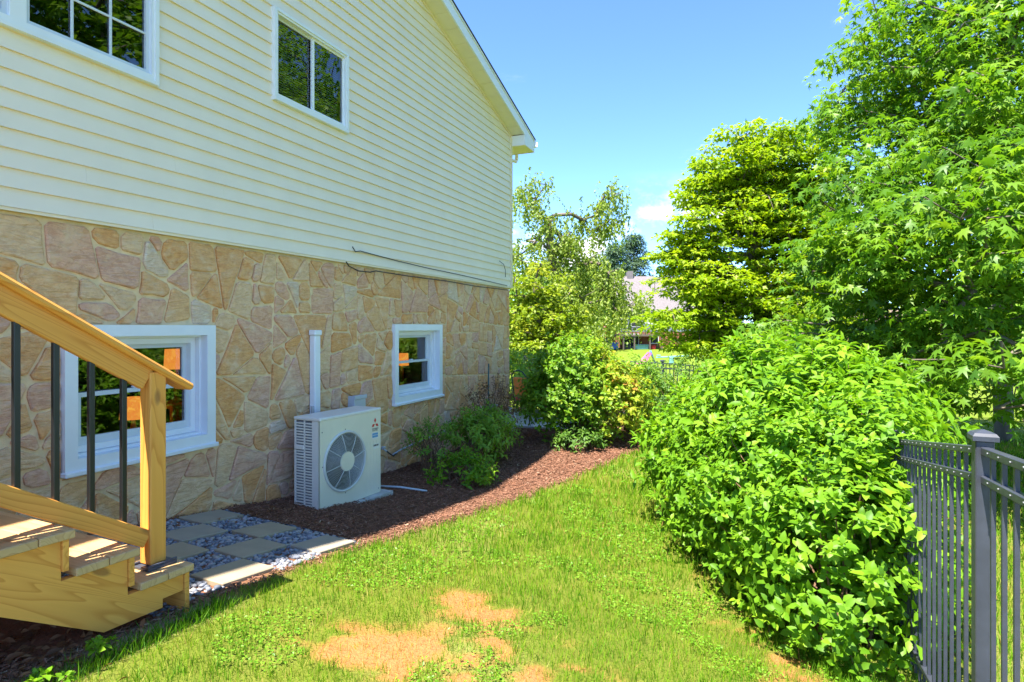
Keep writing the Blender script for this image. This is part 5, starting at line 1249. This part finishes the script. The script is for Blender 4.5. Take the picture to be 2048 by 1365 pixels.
h1, Mx = far_house('grey roofed house with blue grey walls and a raised deck across the lawn', 27.5, 97, 20, 11, 6.1, 11.9, M['bluewall'], M['greyroof'], [(-7.4, 3.6, 1.6, 2.0), (-3.5, 3.6, 1.4, 1.8), (1, 3.6, 1.4, 1.8), (5, 3.6, 1.4, 1.8), (-8.2, .3, 2.2, 2.0), (-4.5, .9, 1.2, 1.2)], brick=2.7)
lbox('chimney', Mx, (-7.9, 5, 11.0), (-6.9, 6, 13.0), M['greyroof'], h1)
dk = thing('raised_deck', Mx @ Vector((-10, -3, 0)), 'raised timber deck with railing on posts in front of the grey house', 'deck')
lbox('platform', Mx, (-13.0, -4.6, 2.05), (-4.2, -.12, 2.30), M['deckwood'], dk)
for px in (-12.8, -10.3, -8.6, -6.2, -4.4): lbox('deck_post', Mx, (px-.1, -4.5, 0), (px+.1, -4.3, 2.049), M['deckwood'], dk)
lbox('handrail', Mx, (-13.0, -4.6, 3.25), (-4.2, -4.5, 3.34), M['deckwood'], dk)
for i in range(41): lbox('baluster', Mx, (-12.95+i*.217-.03, -4.57, 2.301), (-12.95+i*.217+.03, -4.53, 3.249), M['deckwood'], dk)
for px, py_, w, lab in ((-10.8, -2.6, 1.7, 'larger white parasol open on the far deck'), (-6.6, -3.0, 1.25, 'smaller white parasol on the far deck, right of the larger')):
    u = thing('parasol', Mx @ Vector((px, py_, 2.3)), lab, 'parasol', 'parasols on the far deck'); n = 8
    V = [Mx @ Vector((px, py_, 5.35 if w > 1.5 else 4.6))]+[Mx @ Vector((px+w*math.cos(k*math.pi/4), py_+w*math.sin(k*math.pi/4), 4.55 if w > 1.5 else 4.0)) for k in range(8)]
    obj('canopy', V, [(0, 1+k, 1+(k+1) % 8) for k in range(8)], M['canvas'], u); tubeobj('pole', [Mx @ Vector((px, py_, 2.3)), Mx @ Vector((px, py_, 5.3 if w > 1.5 else 4.55))], .05, M['deckwood'], u, 6)
for px, w, h, mt, lab in ((-11.6, 1.2, 1.1, 'bluepl', 'blue covered heap under the far deck, left end'), (-9.6, 1.0, .8, 'dark', 'dark clutter under the far deck beside the second post'), (-7.4, 2.2, .75, 'teal', 'pale green bench box under the far deck'), (-5.5, .6, .6, 'red', 'small red toy under the far deck right end')):
    t = thing('stored_box', Mx @ Vector((px, -3.5, 0)), lab, 'box', 'things stored under the far deck')
    lbox('box_body', Mx, (px-w/2, -3.9, 0), (px+w/2, -3.1, h*.8), M[mt], t, .06); lbox('box_lid', Mx, (px-w/2-.04, -3.94, h*.8+.002), (px+w/2+.04, -3.06, h), M[mt], t, .03)
far_house('low brown roofed house left behind the willow', 6.0, 112, 11, 9, 4.2, 6.6, M['tank'], M['brownroof'], [(-3, 1.4, 1.4, 1.3), (2, 1.4, 1.4, 1.3)])
far_house('orange roofed house between the willow and the grey house', 18.0, 122, 9, 8, 4.2, 6.6, M['tank'], M['orangeroof'], [(-2, 1.4, 1.4, 1.3), (2.4, 1.4, 1.4, 1.3)])
far_house('brick house half hidden behind the big oak', 29, 47, 12, 9, 3.2, 5.6, M['brick'], M['brownroof'], [(-3.5, 1.2, 1.3, 1.2), (0, 1.2, 1.3, 1.2), (3.4, 1.2, 1.3, 1.2)])
Mx = frame(9.8, 84)
t = thing('canopy_tent', Mx.translation, 'small blue canopy tent left of the far deck', 'tent')
obj('canopy', [Mx @ Vector(v) for v in ((-1.9, -1.9, 2.3), (1.9, -1.9, 2.3), (1.9, 1.9, 2.3), (-1.9, 1.9, 2.3), (0, 0, 4.0))], [(0, 1, 4), (1, 2, 4), (2, 3, 4), (3, 0, 4)], M['skyblue'], t)
for sx in (-1.8, 1.8):
    for sy in (-1.8, 1.8): lbox('pole', Mx, (sx-.04, sy-.04, 0), (sx+.04, sy+.04, 2.31), M['white'], t)
Mx = frame(11.6, 83)
t = thing('flag', Mx.translation, 'striped flag hanging from a pole beside the blue tent', 'flag')
tubeobj('flag_pole', [Mx @ Vector((0, 0, 0)), Mx @ Vector((0, 0, 4.6))], .04, M['white'], t, 6)
lbox('flag_canton', Mx, (.05, -.02, 3.55), (.55, .02, 4.4), M['flagblue'], t)
for i in range(7): lbox('flag_stripe', Mx, (.551+i*.12, -.02, 2.7-i*.05), (.551+i*.12+.118, .02, 4.4-i*.06), M['red'] if i % 2 == 0 else M['canvas'], t)
Mx = frame(6.9, 80)
t = thing('garden_steps', Mx.translation, 'orange timber garden steps left of the blue tent', 'steps')
for i in range(6): lbox('step', Mx, (-1.2+i*.02, i*.3, i*.25), (1.2, i*.3+.35, i*.25+.1), M['wood'], t)
for sx in (-1.25, 1.22): lbox('side_board', Mx, (sx-.04, 0, .0), (sx+.04, 2.0, 1.75), M['wood'], t)
Mx = frame(15.8, 70)
t = thing('toy_slide', Mx.translation, 'pink and blue plastic toddler slide on the far lawn', 'slide')
V = []
for s_, (px, pz) in enumerate(((-1.2, .08), (-.9, .12), (-.3, .75), (.1, 1.18), (.4, 1.22))):
    for dy, dz in ((-.32, .16), (-.27, .0), (.27, .0), (.32, .16)): V.append(Mx @ Vector((px, dy, pz+dz)))
obj('chute', V, [(i*4+k, i*4+k+1, i*4+5+k, i*4+4+k) for i in range(4) for k in range(3)], M['pink'], t)
for dy in (-.3, .3):
    tubeobj('ladder_rail', [Mx @ Vector((.95, dy, 0)), Mx @ Vector((.45, dy, 1.25)), Mx @ Vector((.35, dy, 1.6))], .05, M['bluepl'], t, 6)
for i in range(4): lbox('rung', Mx, (.86-i*.11, -.27, .22+i*.27), (.94-i*.11, .27, .30+i*.27), M['bluepl'], t)
for dy in (-.36, .325):
    pf = [(-1.25, .0), (-.35, .0), (.42, 1.25), (.12, 1.45), (-.30, .98), (-.95, .30), (-1.25, .26)]; V = [Mx @ Vector((u, dy+o, w)) for o in (0, .035) for u, w in pf]; n = len(pf)
    obj('side_panel', V, [tuple(range(n)), tuple(range(n, 2*n))]+[(i, (i+1) % n, n+(i+1) % n, n+i) for i in range(n)], M['pink'], t)
Mx = frame(18.6, 70)
t = thing('seesaw', Mx.translation, 'grey teal toy seesaw beside the pink slide', 'seesaw')
bar('beam', Mx @ Vector((-1.8, 0, .75)), Mx @ Vector((2.0, 0, .95)), .3, .16, M['teal'], t, .04); lbox('pivot', Mx, (-.25, -.2, 0), (.25, .2, .80), M['teal'], t, .05)
for sx in (-1.5, 1.7): lbox('seat', Mx, (sx-.22, -.2, .96), (sx+.22, .2, 1.06), M['teal'], t, .03)
Mx = frame(12.2, 14.2)
t = thing('wooden_post', Mx.translation, 'weathered wooden post beyond the metal fence at the right edge', 'post')
lbox('shaft', Mx, (-.07, -.07, -.2), (.07, .07, 1.2), M['deckwood'], t, .01); lbox('post_top', Mx, (-.085, -.085, 1.201), (.085, .085, 1.25), M['deckwood'], t, .01)
